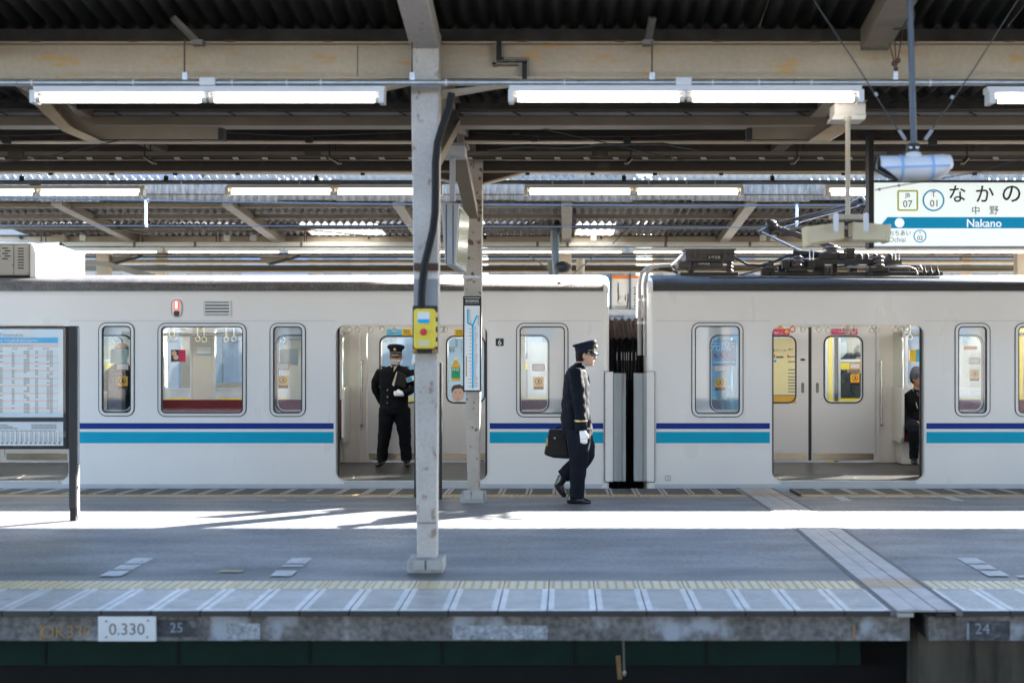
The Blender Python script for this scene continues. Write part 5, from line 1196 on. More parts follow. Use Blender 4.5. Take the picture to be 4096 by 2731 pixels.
for q in range(0, len(edges_), 2):
    n_ = (edges_[q + 1] - edges_[q]) / PF; w_ = (edges_[q + 1] - edges_[q]) / max(1, round(n_ / 7))
    sheets(fc, edges_[q], edges_[q + 1] - .05, MID, SB, m_slate, w=w_, pitch=w_ / max(1, round(w_ / PF)), amp=.03)
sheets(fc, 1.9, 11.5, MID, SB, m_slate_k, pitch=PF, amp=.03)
for Y in (23.75, 24.9, 26.1): MB().box(-10.5, 11.5, Y, Y + .06, soff(Y) - .13, soff(Y) - .05).build('purlin', m_cream2, fc)
for X in (-8.35, -5.55, -2.75, .02, 3.05, 6.0):
    bb = MB().prism([(EY + .1, soff(EY) - .06), (27.7, soff(27.7) - .02), (27.7, soff(27.7) - .2), (EY + .1, soff(EY) - .18)], 'x', X - .09, X + .09).build('rafter', m_cream2, fc, .006)
# translucent roof lights, set a little below the slates they replace
for xa, xb in ((1195, 1510), (2285, 2466)):
    Y_ = 26.6; x0, x1 = PX(xa, Y_), PX(xb, Y_)
    me = corr_mesh('roof_light', round((x1 - x0) / PF) * PF, 1.66, PF, .03, m_skylight, th=.003)
    o = link_mesh('roof_light', me, (x0, 26.16, soff(26.16) + .004), fc); o.rotation_euler.x = math.atan2(SB[1] - 4.03, SB[0] - EY)
YB2 = 27.7
MB().pbox(-400, 4500, 942, 972, YB2, YB2 + .04).build('beam', m_cream, fc); MB().pbox(-400, 4500, 938, 944, YB2 - .04, YB2 + .12).build('beam_flange', m_cream2, fc)
for k in range(9):
    x = 80 + 465 * k; MB().pbox(x - 4, x + 4, 938, 955, YB2 - .06, YB2).build('cable_clip', m_ply, fc)
MB().tube([P(-200, 943, YB2 - .06), P(1200, 941, YB2 - .06), P(2400, 944, YB2 - .06), P(4300, 941, YB2 - .06)], .01, 6).build('cable', m_wirek, fc)
for X in (.0, -9.1, 9.0):
    MB().box(X - .12, X + .12, 27.9, 28.15, 0, 3.85).build('column', m_cream, fc, .01)
MB().pbox(206, 258, 918, 970, 27.5, 27.7).build('beam_stub', m_cream, fc)
MB().tube([P(2226, 800, 26.2), P(2226, 1500, 26.2)], .05, 10).build('drain_pole', M('slate_blue_pole', (.09, .13, .18), .5), fc)
MB().tube([P(2210, 920, 26.3), P(2214, 1010, 26.3), P(2222, 1110, 26.3), P(2224, 1300, 26.3)], .045, 8).build('drain_pipe', m_grey, fc)
MB().tube([P(2322, 1035, 27.2), P(2322, 1400, 27.2)], .08, 10).build('drain_pipe', m_cream, fc); MB().tube([P(2205, 1040, 26.8), P(2205, 1085, 26.8), P(2218, 1105, 26.8)], .07, 10).build('drain_pipe', m_cream2, fc)
MB().sphere(P(2252, 1068, 26.1), (.16, .16, .11), 14, 8).build('bell_cover', m_greydk, fc)
for a, c in (((465 / 2.352, 880), (490 / 2.352, 900)),): pass
for pts in (((260, 875), (480, 812)), ((480, 812), (850, 868)), ((300, 890), (620, 942)), ((640, 940), (860, 895)), ((900, 870), (1180, 812)), ((1180, 812), (1560, 905)), ((930, 890), (1500, 945)), ((1955, 825), (2210, 870)), ((1950, 942), (2210, 885)), ((2600, 840), (2450, 975)), ((2100, 1012), (2200, 1080)), ((2390, 1012), (2290, 1100))):
    MB().tube([P(*pts[0], 25.8), P(*pts[1], 25.8)], .012, 5).build('brace_rod', m_cream2, fc)
for x in (555, 2455, 2920): MB().bar(P(x - 30, 815, 25.7), P(x + 25 * (1 if x < CX else -1), 885, 26.0), .05, .05).build('hanger_clamp', m_ply, fc)
for x in (165, 183, 555, 571, 865, 880, 1218, 1226, 2270, 2662, 2668):
    MB().tube([P(x, 870, 27.4), P(x, 970, 27.4)], .011, 5).build('hanger_rod', m_rust, fc)
# service ducts and lights of the far platform
m_duct = M('white_duct', (.62, .61, .58), .45, var=.08, scale=3)
MB().pbox(-400, 4500, 968, 984, 27.35, 27.5).build('duct', m_duct, fc, .006); MB().pbox(-400, 4500, 984, 988, 27.4, 27.52).build('duct_gap', m_brownb, fc)
for x in (537, 780, 1205, 2150, 2270, 2663, 3000): MB().pbox(x - 5, x + 5, 966, 985, 27.34, 27.35).build('duct_clip', m_cream2, fc)
for x in (330, 906, 1012, 2374, 3053, 3095):
    b_ = MB().prism(pxz(rr(x - 12, x + 12, 939, 962, 3, 3), 27.25), 'y', 27.25, 27.32).build('socket_box', m_duct, fc)
for k, (xa, xb) in enumerate(((-100, 640), (660, 1130), (1140, 1700), (1720, 2500), (2520, 3300), (3320, 4300))):
    t = thing('ceiling_batten', 'white batten light under the far canopy, ' + ('beside the car roof hood', 'over the side vent', 'behind the white column and black hose', 'between the rusty column and the car gap', 'behind the fuse box and pantograph', 'behind the bottom of the station sign')[k], 'light', P((xa + xb) / 2, 1008, 27.2), 'batten lights under the far canopy')
    MB().pbox(xa, xb, 990, 1005, 27.15, 27.3).build('housing', m_duct, t, .004)
    MB().tube([P(xa + 15, 1008, 27.2), P(xb - 15, 1008, 27.2)], .016, 8).build('tube', m_tubef, t)
# second, lower row of the far canopy
MB().pbox(-400, 4500, 1012, 1022, 28.8, 28.9).build('cable_tray', m_cream2, fc)
for k in range(30): MB().pbox(-60 + 145 * k, -30 + 145 * k, 1013, 1020, 28.78, 28.8).build('tray_splice', m_brownb, fc)
MB().pbox(-400, 4500, 1024, 1031, 29.4, 29.5).build('tray_shadow', m_brownb, fc)
MB().tube([P(-200, 1048, 29.8), P(4400, 1048, 29.8)], .05, 10).build('service_pipe', m_cream, fc)
MB().pbox(-400, 4500, 1060, 1084, 31.8, 31.85).build('rear_beam', m_cream2, fc); MB().pbox(-400, 4500, 1083, 1090, 31.7, 31.95).build('rear_flange', m_cream, fc)
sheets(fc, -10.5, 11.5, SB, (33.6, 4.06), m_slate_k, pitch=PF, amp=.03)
for X in (-9.1, 0, 9.0): MB().box(X - .11, X + .11, 31.86, 32.05, 0, 3.8).build('column', m_cream, fc, .01)
MB().prism(pxz([(320, 1040), (420, 1044), (590, 1090), (640, 1105), (560, 1105), (420, 1062), (320, 1058)], 27.4), 'y', 27.4, 27.6).build('curved_brace', m_cream2, fc)
for x, s_ in ((430, 1), (1060, 1)):
    MB().prism(pxz([(x - 30, 1026), (x + 110, 1022), (x + 20, 1062)], 28.0), 'y', 28.0, 28.1).build('gusset', m_cream2, fc)
    MB().bar(P(x + 20, 1056, 27.9), P(x + 140, 1024, 27.9), .08, .05).build('strut', m_ply, fc)

# ------------------------------------------------------------------ overhead wires
YO = 21.6
def sag(pts, Y): return [P(x, y, Y) for x, y in pts]
ow = thing('overhead_line', 'blue lit overhead wire pair with white droppers above the train', 'overhead wire', P(2048, 903, YO))
MB().tube(sag([(-300, 780), (0, 789), (700, 804), (1400, 815), (2100, 820), (2800, 823), (3500, 820), (4300, 816)], YO), .015, 6).build('messenger_wire', m_wire, ow)
MB().tube(sag([(-300, 902), (1400, 904), (2750, 909), (4300, 910)], YO), .009, 6).build('contact_wire', m_wire, ow)
for x in (583, 3187):
    yt_ = 800 if x < 2000 else 818
    d_ = MB().tube([P(x, yt_, YO - .02), P(x, 898, YO - .02)], .022, 8).build('dropper', M('dropper_white_%d' % x, (.55, .62, .72), .4), ow)
    MB().pbox(x - 8, x + 8, yt_ - 6, yt_ + 8, YO - .03, YO + .03).build('dropper_clamp', m_wire, d_); MB().pbox(x - 4, x + 4, 893, 908, YO - .03, YO + .03).build('dropper_clip', m_galv, d_)
tag(MB().tube(sag([(-300, 777), (2000, 778), (4300, 779)], 18.05), .007, 6).build('contact_wire', m_wirek), 'thin dark contact wire running above the white train', 'overhead wire')
# ------------------------------------------------------------------ train on the next track
m_silver = M('silver_train', (.50, .50, .50), .35, metal=.25, var=.06); m_tyel = M('train_yellow', (.72, .50, .03), .4, var=.04)
Y3 = 20.75
def next_train(label, xa0, xb0, doors, windows):
    tr = thing('yellow_banded_train', label, 'train', ((xa0 + xb0) / 2, Y3 + 1.3, -1.1), 'cars on the next track')
    wz1 = 1.95
    holes = [rr(a, c, .55, wz1, .08) for a, c in doors] + [rr(a, c, .95, wz1, .08) for a, c in windows]
    plate('side_wall', [(xa0, -.3), (xb0, -.3), (xb0, 2.25), (xa0, 2.25)], holes, Y3, Y3 + .05, m_silver, tr)
    plate('far_wall', [(xa0, -.3), (xb0, -.3), (xb0, 2.25), (xa0, 2.25)], holes, Y3 + 2.5, Y3 + 2.55, m_inner, tr)
    for a, c in doors:
        MB().box(a, c, Y3 - .004, Y3 + .02, 1.22, 1.32).build('yellow_rail', m_tyel, tr); MB().box(a, c, Y3 - .004, Y3 + .02, 1.33, 1.37).build('chrome_rail', m_frame, tr)
        MB().box(a - .18, a - .12, Y3 - .012, Y3, -.2, 2.2).build('door_edge_band', m_tyel, tr); MB().box(a - .09, a - .04, Y3 - .02, Y3, -.2, 2.2).build('door_post', m_greydk, tr)
        MB().prism(rr(a, c, .55, wz1, .08), 'y', Y3 + .024, Y3 + .028).build('pane', m_glass, tr)
    for a, c in windows:
        MB().ring(rr(a - .02, c + .02, .93, wz1 + .02, .1), rr(a, c, .95, wz1, .08), Y3 - .01, Y3 + .06).build('window_frame', m_frame, tr); MB().prism(rr(a, c, .95, wz1, .08), 'y', Y3 + .024, Y3 + .028).build('pane', m_glass, tr)
        MB().box(a, c, Y3 + .08, Y3 + .6, .3, .45).build('seat', m_seat, tr)
    MB().box(xa0, xb0, Y3 - .005, Y3 - .0005, .62, .80).build('yellow_band', m_tyel, tr)
    MB().box(xa0, xb0, Y3 + .051, Y3 + 2.499, -.1, -.02).build('floor', m_floor, tr); MB().box(xa0, xb0, Y3 + .051, Y3 + 2.499, 2.05, 2.1).build('ceiling', m_ceil, tr)
    MB().prism([(Y3, 2.252), (Y3 + .1, 2.4), (Y3 + 1.3, 2.5), (Y3 + 2.45, 2.4), (Y3 + 2.55, 2.252)], 'x', xa0, xb0).build('roof', m_troof, tr)
    MB().box(xa0 + .5, xb0 - .5, Y3 + 1.2, Y3 + 1.32, 2.03, 2.049).build('ceiling_lamp', m_lampi, tr)
    return tr
tr2 = next_train('silver train car with yellow rails seen through the right car door', 1.4, 12.0, [(4.02, 4.62), (6.8, 7.4)], [(1.9, 3.5), (5.0, 6.4), (8.0, 10)])
MB().box(4.02, 4.62, Y3 + 2.1, Y3 + 2.5, .3, .45).build('seat', m_cardblue, tr2)
tr3 = next_train('silver train car with a yellow band seen through the windows of the number 6 car', -10.5, .45, [(-1.15, -.55), (-6.9, -6.3)], [(-9.6, -7.4), (-5.9, -4.6), (-4.2, -3.4), (-3.0, -1.6)])
# ------------------------------------------------------------------ beyond: signs and buildings
t = thing('yakitori_sign', 'white sign with brushed Japanese letters and YAKITORI under an orange band', 'sign', P(2500, 1260, 33.5))
YY = 33.5
MB().pbox(2448, 2516, 1100, 1236, YY, YY + .06).build('panel', m_paper, t); MB().pbox(2524, 2590, 1100, 1236, YY, YY + .06).build('panel', m_paper, t)
m_or2 = M('orange_band', (.78, .24, .04), .5, var=.03)
MB().pbox(2448, 2516, 1100, 1115, YY - .006, YY).build('orange_band', m_or2, t); MB().pbox(2524, 2590, 1100, 1113, YY - .006, YY).build('orange_band', m_or2, t)
text('YAKITORI', 2482, 1226, 8, YY - .01, m_ink, t, wpx=44)
def brush(pts, w): MB().tube([P(x, y, YY - .012) for x, y in pts], [k_ * YY / F for k_ in w], 6, flat=.3).build('brush_stroke', m_ink, t)
brush([(2473, 1130), (2472, 1160), (2474, 1190), (2471, 1205)], [1.5, 2.2, 2, 1]); brush([(2492, 1182), (2480, 1190), (2470, 1202), (2472, 1212), (2485, 1215), (2494, 1209)], [1, 1.8, 2, 2, 1.8, 1]); brush([(2502, 1178), (2501, 1195), (2503, 1203)], [1.2, 2, 1.2]); brush([(2511, 1172), (2512, 1195), (2509, 1222), (2505, 1233)], [1.2, 2.2, 2, 1])
for q in range(7): MB().pbox(2536 + (q % 2) * 2, 2542 + (q % 3), 1148 + 12 * q, 1154 + 12 * q, YY - .01, YY).build('brush_stroke', m_ink, t)
for x in (2441, 2519): MB().pbox(x - 3, x + 5, 1085, 1250, YY - .05, YY + .08).build('frame_post', M('frame_blue_%d' % x, (.08, .12, .17), .5), t)
MB().pbox(2436, 2596, 1237, 1258, YY - .08, YY + .1).build('rail', m_galv, t); MB().box(PX(2450, YY), PX(2456, YY), YY, YY + .1, 0, PZ(1250, YY)).box(PX(2580, YY), PX(2586, YY), YY, YY + .1, 0, PZ(1250, YY)).build('leg', m_galvd, t)
m_bl = [M('facade_white', (.34, .33, .32), .8, var=.06), M('facade_grey', (.25, .245, .24), .8, var=.08), M('facade_beige', (.33, .28, .22), .8, var=.08)]
m_bwin = M('window_dark', (.10, .13, .17), .2, var=.1); m_bblue = M('sign_blue', (.20, .25, .40), .5, var=.05)
bl = [(-26, -14.5, 60, 13, 0, 'pale office block behind the far canopy with a blue roof sign'), (-13.5, -4.5, 56, 10.2, 1, 'grey low building with a long blue sign board'), (-3.5, 3.2, 64, 12.5, 0, 'white building with narrow windows above the corrugated eave'), (4.0, 12.5, 58, 11, 2, 'beige building behind the station sign'), (13.5, 27, 62, 14, 1, 'grey tower block beyond the right car')]
m_back = M('facade_unseen_dark', (.16, .145, .135), .85, var=.12)  # dark facade of the added unseen blocks, keeps window reflections low
bl += [(-30, -11, -36, 11, 0, 'unseen block added behind the viewer on the left to shape the light'), (-10, 6, -34, 8.5, 1, 'low unseen block added behind the viewer to shape the light'), (7, 30, -38, 12.5, 0, 'tall unseen block added behind the viewer to shape the light')]  # guessed blocks out of view, added to cut horizon light and bounce sun
for x0, x1, Y, h, mi, lab in bl:
    t = thing('building', lab, 'building', ((x0 + x1) / 2, Y + 4, -1.15))
    w = MB().box(x0, x1, Y, Y + 8, -1.15, h).build('wall', m_bl[mi] if Y > 0 else m_back, t)
    MB().box(x0 - .15, x1 + .15, Y - .15, Y + 8.15, h, h + .35).build('parapet', m_bl[(mi + 1) % 3], t)
    nx = int((x1 - x0) / 1.8)
    mew = MB().box(-.55, .55, -.03, .02, -.6, .6).mesh('window', m_bwin, (0, 0, 0))[0]
    for k in range(nx):
        for z in (2.2, 4.6, 7.0, 9.4):
            if z + 1 < h: link_mesh('window', mew, (x0 + (k + .5) * (x1 - x0) / nx, Y - .01 if Y > 0 else Y + 8.01, z), t)
    if 'blue' in lab:
        s_ = MB().box(x0 + .8, x0 + 3.4, Y - .3, Y - .1, 4.0, 4.9).build('sign_board', m_bblue, t)
        MB().box(x1 - 4.2, x1 - .8, Y - .3, Y - .1, 8.4, 9.2).build('sign_board', m_bblue, t)
# ------------------------------------------------------------------ people
m_skin = M('skin', (.46, .27, .19), .5, var=.06, scale=20); m_skin2 = M('skin_tan', (.33, .17, .10), .5, var=.08, scale=20)
m_hair = M('hair_black', (.006, .0055, .0055), .6, spec=.15, var=.2, scale=60); m_unif = M('uniform_navy', (.0045, .006, .012), .75, spec=.12, var=.2, scale=14, bump=.25, bscale=30)
m_unif2 = M('uniform_black', (.004, .0048, .007), .8, spec=.12, var=.2, scale=14, bump=.25, bscale=30)
m_shirt = M('shirt_pale_blue', (.45, .55, .68), .7, var=.05); m_glove = M('glove_white', (.72, .72, .74), .8, var=.05, bump=.1, bscale=80)
m_shoe = M('shoe_black', (.012, .012, .014), .25, var=.1); m_gold = M('gold_braid', (.36, .27, .12), .35, metal=.6, var=.05)
m_capn = M('cap_navy', (.008, .011, .026), .7, spec=.12, var=.1, bump=.1, bscale=60); m_visor = M('visor_black', (.012, .012, .014), .15, var=0, coat=.6)
m_mask = M('mask_white', (.42, .41, .42), .8, var=.03); m_cream_c = M('shirt_cream', (.55, .48, .36), .7, var=.05)
m_leather = M('bag_leather', (.005, .005, .0055), .45, spec=.25, var=.15, scale=12, bump=.15, bscale=60); m_knit = M('knit_grey', (.085, .09, .112), .9, var=.2, scale=40, bump=.5, bscale=120)
m_coat = M('coat_black', (.0045, .005, .006), .8, spec=.12, var=.2, scale=20, bump=.2, bscale=40); m_denim = M('trousers_dark_blue', (.005, .007, .011), .85, spec=.12, var=.2, scale=30)
m_spec = M('spectacle_frame', (.015, .013, .012), .3, var=0)

class Fig:
    "collects limbs as closed tubes and blobs, then fuses them into one continuous skin"
    def __init__(s): s.prims = []
    def tube(s, pts, rs, mi, flat=1., seg=14, up=(0, 1, 0)):
        b = MB(); P_ = [Vector(p) for p in pts]
        # smooth the path
        q = []; r = []
        for i in range(len(P_) - 1):
            for k in range(4):
                t = k / 4; p0 = P_[max(i - 1, 0)]; p1 = P_[i]; p2 = P_[i + 1]; p3 = P_[min(i + 2, len(P_) - 1)]
                q.append(.5 * ((2 * p1) + (p2 - p0) * t + (2 * p0 - 5 * p1 + 4 * p2 - p3) * t * t + (3 * p1 - p0 - 3 * p2 + p3) * t ** 3)); r.append(rs[i] * (1 - t) + rs[i + 1] * t)
        q.append(P_[-1]); r.append(rs[-1])
        b.tube(q, r, seg, flat=flat, up=up); s.prims.append((b, mi)); return s
    def loft(s, rings, mi, seg=20):
        "rings: (x, y, z, rx, ry[, yaw]) horizontal ellipses bottom to top"
        b = MB(); vs = []
        for rg in rings:
            x, y, z, rx, ry = rg[:5]; ya = rg[5] if len(rg) > 5 else 0
            for k in range(seg):
                t = 2 * math.pi * k / seg; c, d = math.cos(t), math.sin(t)
                c = math.copysign(abs(c) ** .85, c); d = math.copysign(abs(d) ** .85, d)
                a, e = rx * c, ry * d
                vs.append((x + a * math.cos(ya) - e * math.sin(ya), y + a * math.sin(ya) + e * math.cos(ya), z))
        n = len(rings)
        fs = [(i * seg + k, i * seg + (k + 1) % seg, (i + 1) * seg + (k + 1) % seg, (i + 1) * seg + k) for i in range(n - 1) for k in range(seg)]
        b.add(vs, fs); b.add(vs[:seg], [list(range(seg))[::-1]]); b.add(vs[-seg:], [list(range(seg))]); s.prims.append((b, mi)); return s
    def blob(s, c, r, mi, seg=16, rings=12): b = MB(); b.sphere(c, r, seg, rings); s.prims.append((b, mi)); return s
    def hand(s, wrist, dirv, side, thumb, mi, k=1.0, curl=.6, inward=None):
        "palm and five separate curled fingers; dirv: wrist to knuckles, side: across the palm, thumb: which side of it"
        w, d, sd = Vector(wrist), Vector(dirv).normalized(), Vector(side).normalized()
        nrm = d.cross(sd).normalized() if inward is None else Vector(inward).normalized()
        s.tube([w - d * .02, w + d * .03 * k, w + d * .085 * k], [.026 * k, .036 * k, .034 * k], mi, flat=.62, up=nrm)
        for i, L in enumerate((.070, .078, .072, .056)):
            o = w + d * .082 * k + sd * thumb * (1.5 - i) * .0185 * k
            p1 = o + (d * math.cos(curl * .6) + nrm * math.sin(curl * .6)) * L * .45 * k
            p2 = p1 + (d * math.cos(curl * 1.6) + nrm * math.sin(curl * 1.6)) * L * .35 * k
            p3 = p2 + (d * math.cos(curl * 2.4) + nrm * math.sin(curl * 2.4)) * L * .25 * k
            s.tube([o - d * .02, p1, p2, p3], [.0095 * k, .0092 * k, .0085 * k, .006 * k], mi, seg=8)
        o = w + d * .03 * k + sd * thumb * .03 * k
        a = (d * .8 + sd * thumb * .6 + nrm * .3).normalized(); p1 = o + a * .035 * k; p2 = p1 + (d + nrm * .5).normalized() * .03 * k
        s.tube([o - a * .02, p1, p2], [.013 * k, .0105 * k, .007 * k], mi, seg=8); return s
    def head(s, c, fw, mi_skin, mi_hair, k=1.0, hair=True):
        "c: centre of the head; fw: facing direction (horizontal)"
        c = Vector(c); f = Vector(fw).normalized(); l = Vector((-f.y, f.x, 0))
        ya = math.atan2(f.y, f.x)
        R_ = lambda a, b_, z: c + f * a * k + l * b_ * k + Vector((0, 0, z * k))
        rings = []
        for a, z, rx, ry in ((.012, -.115, .035, .03), (.018, -.105, .055, .045), (.012, -.075, .075, .06), (.004, -.035, .088, .07), (0, .01, .096, .076), (-.004, .05, .098, .077), (-.01, .085, .086, .068), (-.012, .108, .06, .048), (-.012, .120, .025, .02)):
            p = R_(a, 0, z); rings.append((p.x, p.y, p.z, rx * k, ry * k, ya))
        s.loft(rings, mi_skin)
        s.tube([R_(.088, 0, .022), R_(.104, 0, -.005), R_(.112, 0, -.028), R_(.095, 0, -.036)], [.008 * k, .011 * k, .014 * k, .010 * k], mi_skin, seg=10)
        s.blob(R_(.088, 0, -.062), (.014 * k, .02 * k, .008 * k), mi_skin, 8, 6); s.blob(R_(.084, 0, -.075), (.012 * k, .018 * k, .008 * k), mi_skin, 8, 6); s.blob(R_(.075, 0, -.103), (.02 * k, .02 * k, .015 * k), mi_skin, 8, 6)
        s.tube([R_(.088, .045, .03), R_(.096, .02, .032), R_(.096, -.02, .032), R_(.088, -.045, .03)], [.008 * k] * 4, mi_skin, seg=8)
        for sd in (-1, 1):
            p = R_(-.005, .078 * sd, -.01); s.tube([p + Vector((0, 0, -.03 * k)), p + l * sd * .008 * k - f * .006 * k, p + Vector((0, 0, .03 * k)) - f * .004 * k], [.009 * k, .015 * k, .010 * k], mi_skin, seg=8)
        if hair:
            rg = []
            for a, z, rx, ry in ((-.045, -.06, .055, .066), (-.035, -.02, .072, .078), (-.022, .03, .086, .085), (-.010, .07, .096, .084), (-.008, .10, .08, .070), (-.01, .125, .045, .04), (-.01, .132, .02, .018)):
                p = R_(a, 0, z); rg.append((p.x, p.y, p.z, rx * k, ry * k, ya))
            s.loft(rg, mi_hair)
        return s
    def build(s, name, mats, vox, parent, cloth=()):
        allb = MB(); src = []
        for b, mi in s.prims:
            allb.add(b.v, b.f, mi)
        # fuse
        me = bpy.data.meshes.new(name); me.from_pydata(allb.v, [], allb.f)
        bm = bmesh.new(); bm.from_mesh(me); bmesh.ops.recalc_face_normals(bm, faces=bm.faces); bm.to_mesh(me); bm.free()
        ob = bpy.data.objects.new(name, me); COL.objects.link(ob)
        md = ob.modifiers.new('fuse', 'REMESH'); md.mode = 'VOXEL'; md.voxel_size = vox; md.use_smooth_shade = True
        sm = ob.modifiers.new('smooth', 'SMOOTH'); sm.factor = .5; sm.iterations = 2
        bpy.context.view_layer.update()
        res = bpy.data.meshes.new_from_object(ob.evaluated_get(DG())); bpy.data.objects.remove(ob)
        # colour by the nearest source surface
        from mathutils.bvhtree import BVHTree
        trees = [(BVHTree.FromPolygons(b.v, b.f), mi) for b, mi in s.prims]
        res.materials.clear()
        for m in mats: res.materials.append(m)
        boxes = []
        for b, mi in s.prims:
            lo = Vector((min(v[i] for v in b.v) for i in range(3))); hi = Vector((max(v[i] for v in b.v) for i in range(3))); boxes.append((lo, hi))
        idx = []
        for p in res.polygons:
            c = p.center; best = 1e9; bi = 0
            for (tr, mi), (lo, hi) in zip(trees, boxes):
                if c.x < lo.x - .02 or c.x > hi.x + .02 or c.y < lo.y - .02 or c.y > hi.y + .02 or c.z < lo.z - .02 or c.z > hi.z + .02: continue
                h = tr.find_nearest(c, .03)
                if h[0] is not None and h[3] < best: best = h[3]; bi = mi
            idx.append(bi)
        res.polygons.foreach_set('material_index', idx); res.polygons.foreach_set('use_smooth', [True] * len(idx))
        if cloth:
            from mathutils import noise as nz
            wt = [0.] * len(res.vertices); cnt = [0] * len(res.vertices)
            for p, mi in zip(res.polygons, idx):
                for vi in p.vertices: wt[vi] += 1. if mi in cloth else 0.; cnt[vi] += 1
            nr = [v.normal.copy() for v in res.vertices]
            for v, n_, a_, c_ in zip(res.vertices, nr, wt, cnt):
                q = v.co
                d = .0085 * nz.noise(Vector((q.x * 9, q.y * 9, q.z * 15))) + .006 * (abs(nz.noise(Vector((q.x * 16 + 4, q.y * 16, q.z * 9 + q.x * 9)))) - .25)
                v.co = q + n_ * d * (a_ / max(1, c_))
        org = Vector((sum(v.co.x for v in res.vertices) / len(res.vertices), sum(v.co.y for v in res.vertices) / len(res.vertices), min(v.co.z for v in res.vertices)))
        for v in res.vertices: v.co -= org
        return link_mesh(name, res, org, parent)
def specs(c, fw, parent, k=1.0):
    c = Vector(c); f = Vector(fw).normalized(); l = Vector((-f.y, f.x, 0)); b = MB()
    for sd in (-1, 1):
        o = c + f * .108 * k + l * .034 * sd * k + Vector((0, 0, .006 * k))
        b.tube([o + l * .026 * k * math.cos(a) + Vector((0, 0, .02 * k * math.sin(a))) for a in [2 * math.pi * q / 12 for q in range(13)]], .003 * k, 5, caps=False)
        b.tube([o + l * .026 * sd * k + Vector((0, 0, .01)), c + l * .085 * sd * k + f * .04 * k + Vector((0, 0, .012)), c + l * .085 * sd * k - f * .01 * k + Vector((0, 0, .012))], .0026 * k, 5)
    b.tube([c + f * .112 * k + l * .01 * k + Vector((0, 0, .01)), c + f * .112 * k - l * .01 * k + Vector((0, 0, .01))], .003 * k, 5)
    return b.build('glasses', m_spec, parent)
def eyes(c, fw, parent, k=1.0):
    c = Vector(c); f = Vector(fw).normalized(); l = Vector((-f.y, f.x, 0)); b = MB()
    for sd in (-1, 1): b.sphere(c + f * .088 * k + l * .034 * sd * k + Vector((0, 0, .010 * k)), (.010 * k, .010 * k, .006 * k), 8, 6)
    return b.build('eyes', m_spec, parent)
def peaked_cap(c, fw, parent, k=1.0, tilt=0., visor=True):
    "service cap: band, wide crown rising to the front, glossy visor, badge"
    c = Vector(c); f = Vector(fw).normalized(); l = Vector((-f.y, f.x, 0)); ya = math.atan2(f.y, f.x)
    def ringpts(off, rx, ry, z, rise, seg=28):
        return [c + f * (off + rx * math.cos(t)) * k + l * ry * math.sin(t) * k + Vector((0, 0, (z + rise * math.cos(t)) * k)) for t in [2 * math.pi * q / seg for q in range(seg)]]
    seg = 28; R5 = [ringpts(-.004, .104, .088, .035, -.004), ringpts(-.002, .105, .089, .075, .006), ringpts(-.002, .128, .118, .105, .020), ringpts(-.004, .134, .124, .120, .026), ringpts(-.006, .122, .112, .134, .030), ringpts(-.006, .05, .05, .138, .014)]
    cap = MB(); vs = [v for r in R5 for v in r]
    cap.add(vs, [(i * seg + q, i * seg + (q + 1) % seg, (i + 1) * seg + (q + 1) % seg, (i + 1) * seg + q) for i in range(5) for q in range(seg)], 0, True); cap.add(R5[-1], [list(range(seg))]); cap.add(R5[0], [list(range(seg))[::-1]])
    o = cap.build('cap', m_capn, parent)
    b = MB(); n = 12; vs = []
    for i, (rx, dz) in enumerate(((.103, .040), (.135, .018), (.158, -.006))):
        for q in range(n + 1):
            t = R(-62 + 124 * q / n); vs.append(c + f * (rx * math.cos(t) * (1 if i else 1)) * k + l * (.086 + .004 * i) * math.sin(t) * 1.05 * k + Vector((0, 0, (dz - .012 * (1 - math.cos(t * 1.2))) * k)))
    fs = [(i * (n + 1) + q, i * (n + 1) + q + 1, (i + 1) * (n + 1) + q + 1, (i + 1) * (n + 1) + q) for i in range(2) for q in range(n)]
    b.add(vs, fs, 0, True); vo = b.build('visor', m_visor, o)
    md = vo.modifiers.new('thick', 'SOLIDIFY'); md.thickness = .004
    bd = MB(); p = c + f * .121 * k + Vector((0, 0, .082 * k)); bd.sphere(p, (.02 * k, .02 * k, .022 * k), 12, 8); bd.build('badge', m_gold, o)
    bd = MB(); bd.tube([c + f * .104 * k * math.cos(t) + l * .092 * k * math.sin(t) + Vector((0, 0, .045 * k)) for t in [R(-70 + 140 * q / 12) for q in range(13)]], .004 * k, 6); bd.build('chin_strap', m_gold, o)
    return o

# ---- walking man in uniform, seen from his right side
YW_ = 14.5
def w(zx, zy, dy=0.):
    "trace in the enlarged crop of the photograph, dy = metres towards (-) or away from (+) the camera"
    p = P(2050 + .4848 * zx, 1300 + .4848 * zy, YW_); return (p[0], p[1] + dy, p[2])
kx = .4848 * YW_ / F
man = thing('person', 'person in dark uniform and peaked cap walking along the platform with a briefcase', 'person', (w(545, 0)[0], YW_, platz(YW_)))
fg = Fig()
def tor(zl, zr, zy, ry, mi=0):
    x0, x1 = w(zl, zy)[0], w(zr, zy)[0]; return ((x0 + x1) / 2, YW_, w(0, zy)[2], (x1 - x0) / 2, ry)
fg.loft([tor(412, 655, 905, .165), tor(404, 662, 860, .175), tor(403, 650, 780, .175), tor(410, 632, 690, .165), tor(414, 630, 600, .17), tor(420, 632, 500, .19), tor(428, 625, 430, .20), tor(445, 612, 375, .19), tor(478, 600, 335, .12), tor(520, 585, 312, .07)], 0)
fg.tube([w(548, 350), w(572, 300), w(590, 262)], [.062, .055, .055], 1)
hc = w(600, 250)
fg.head(hc, (1, 0, 0), 1, 2, .93)
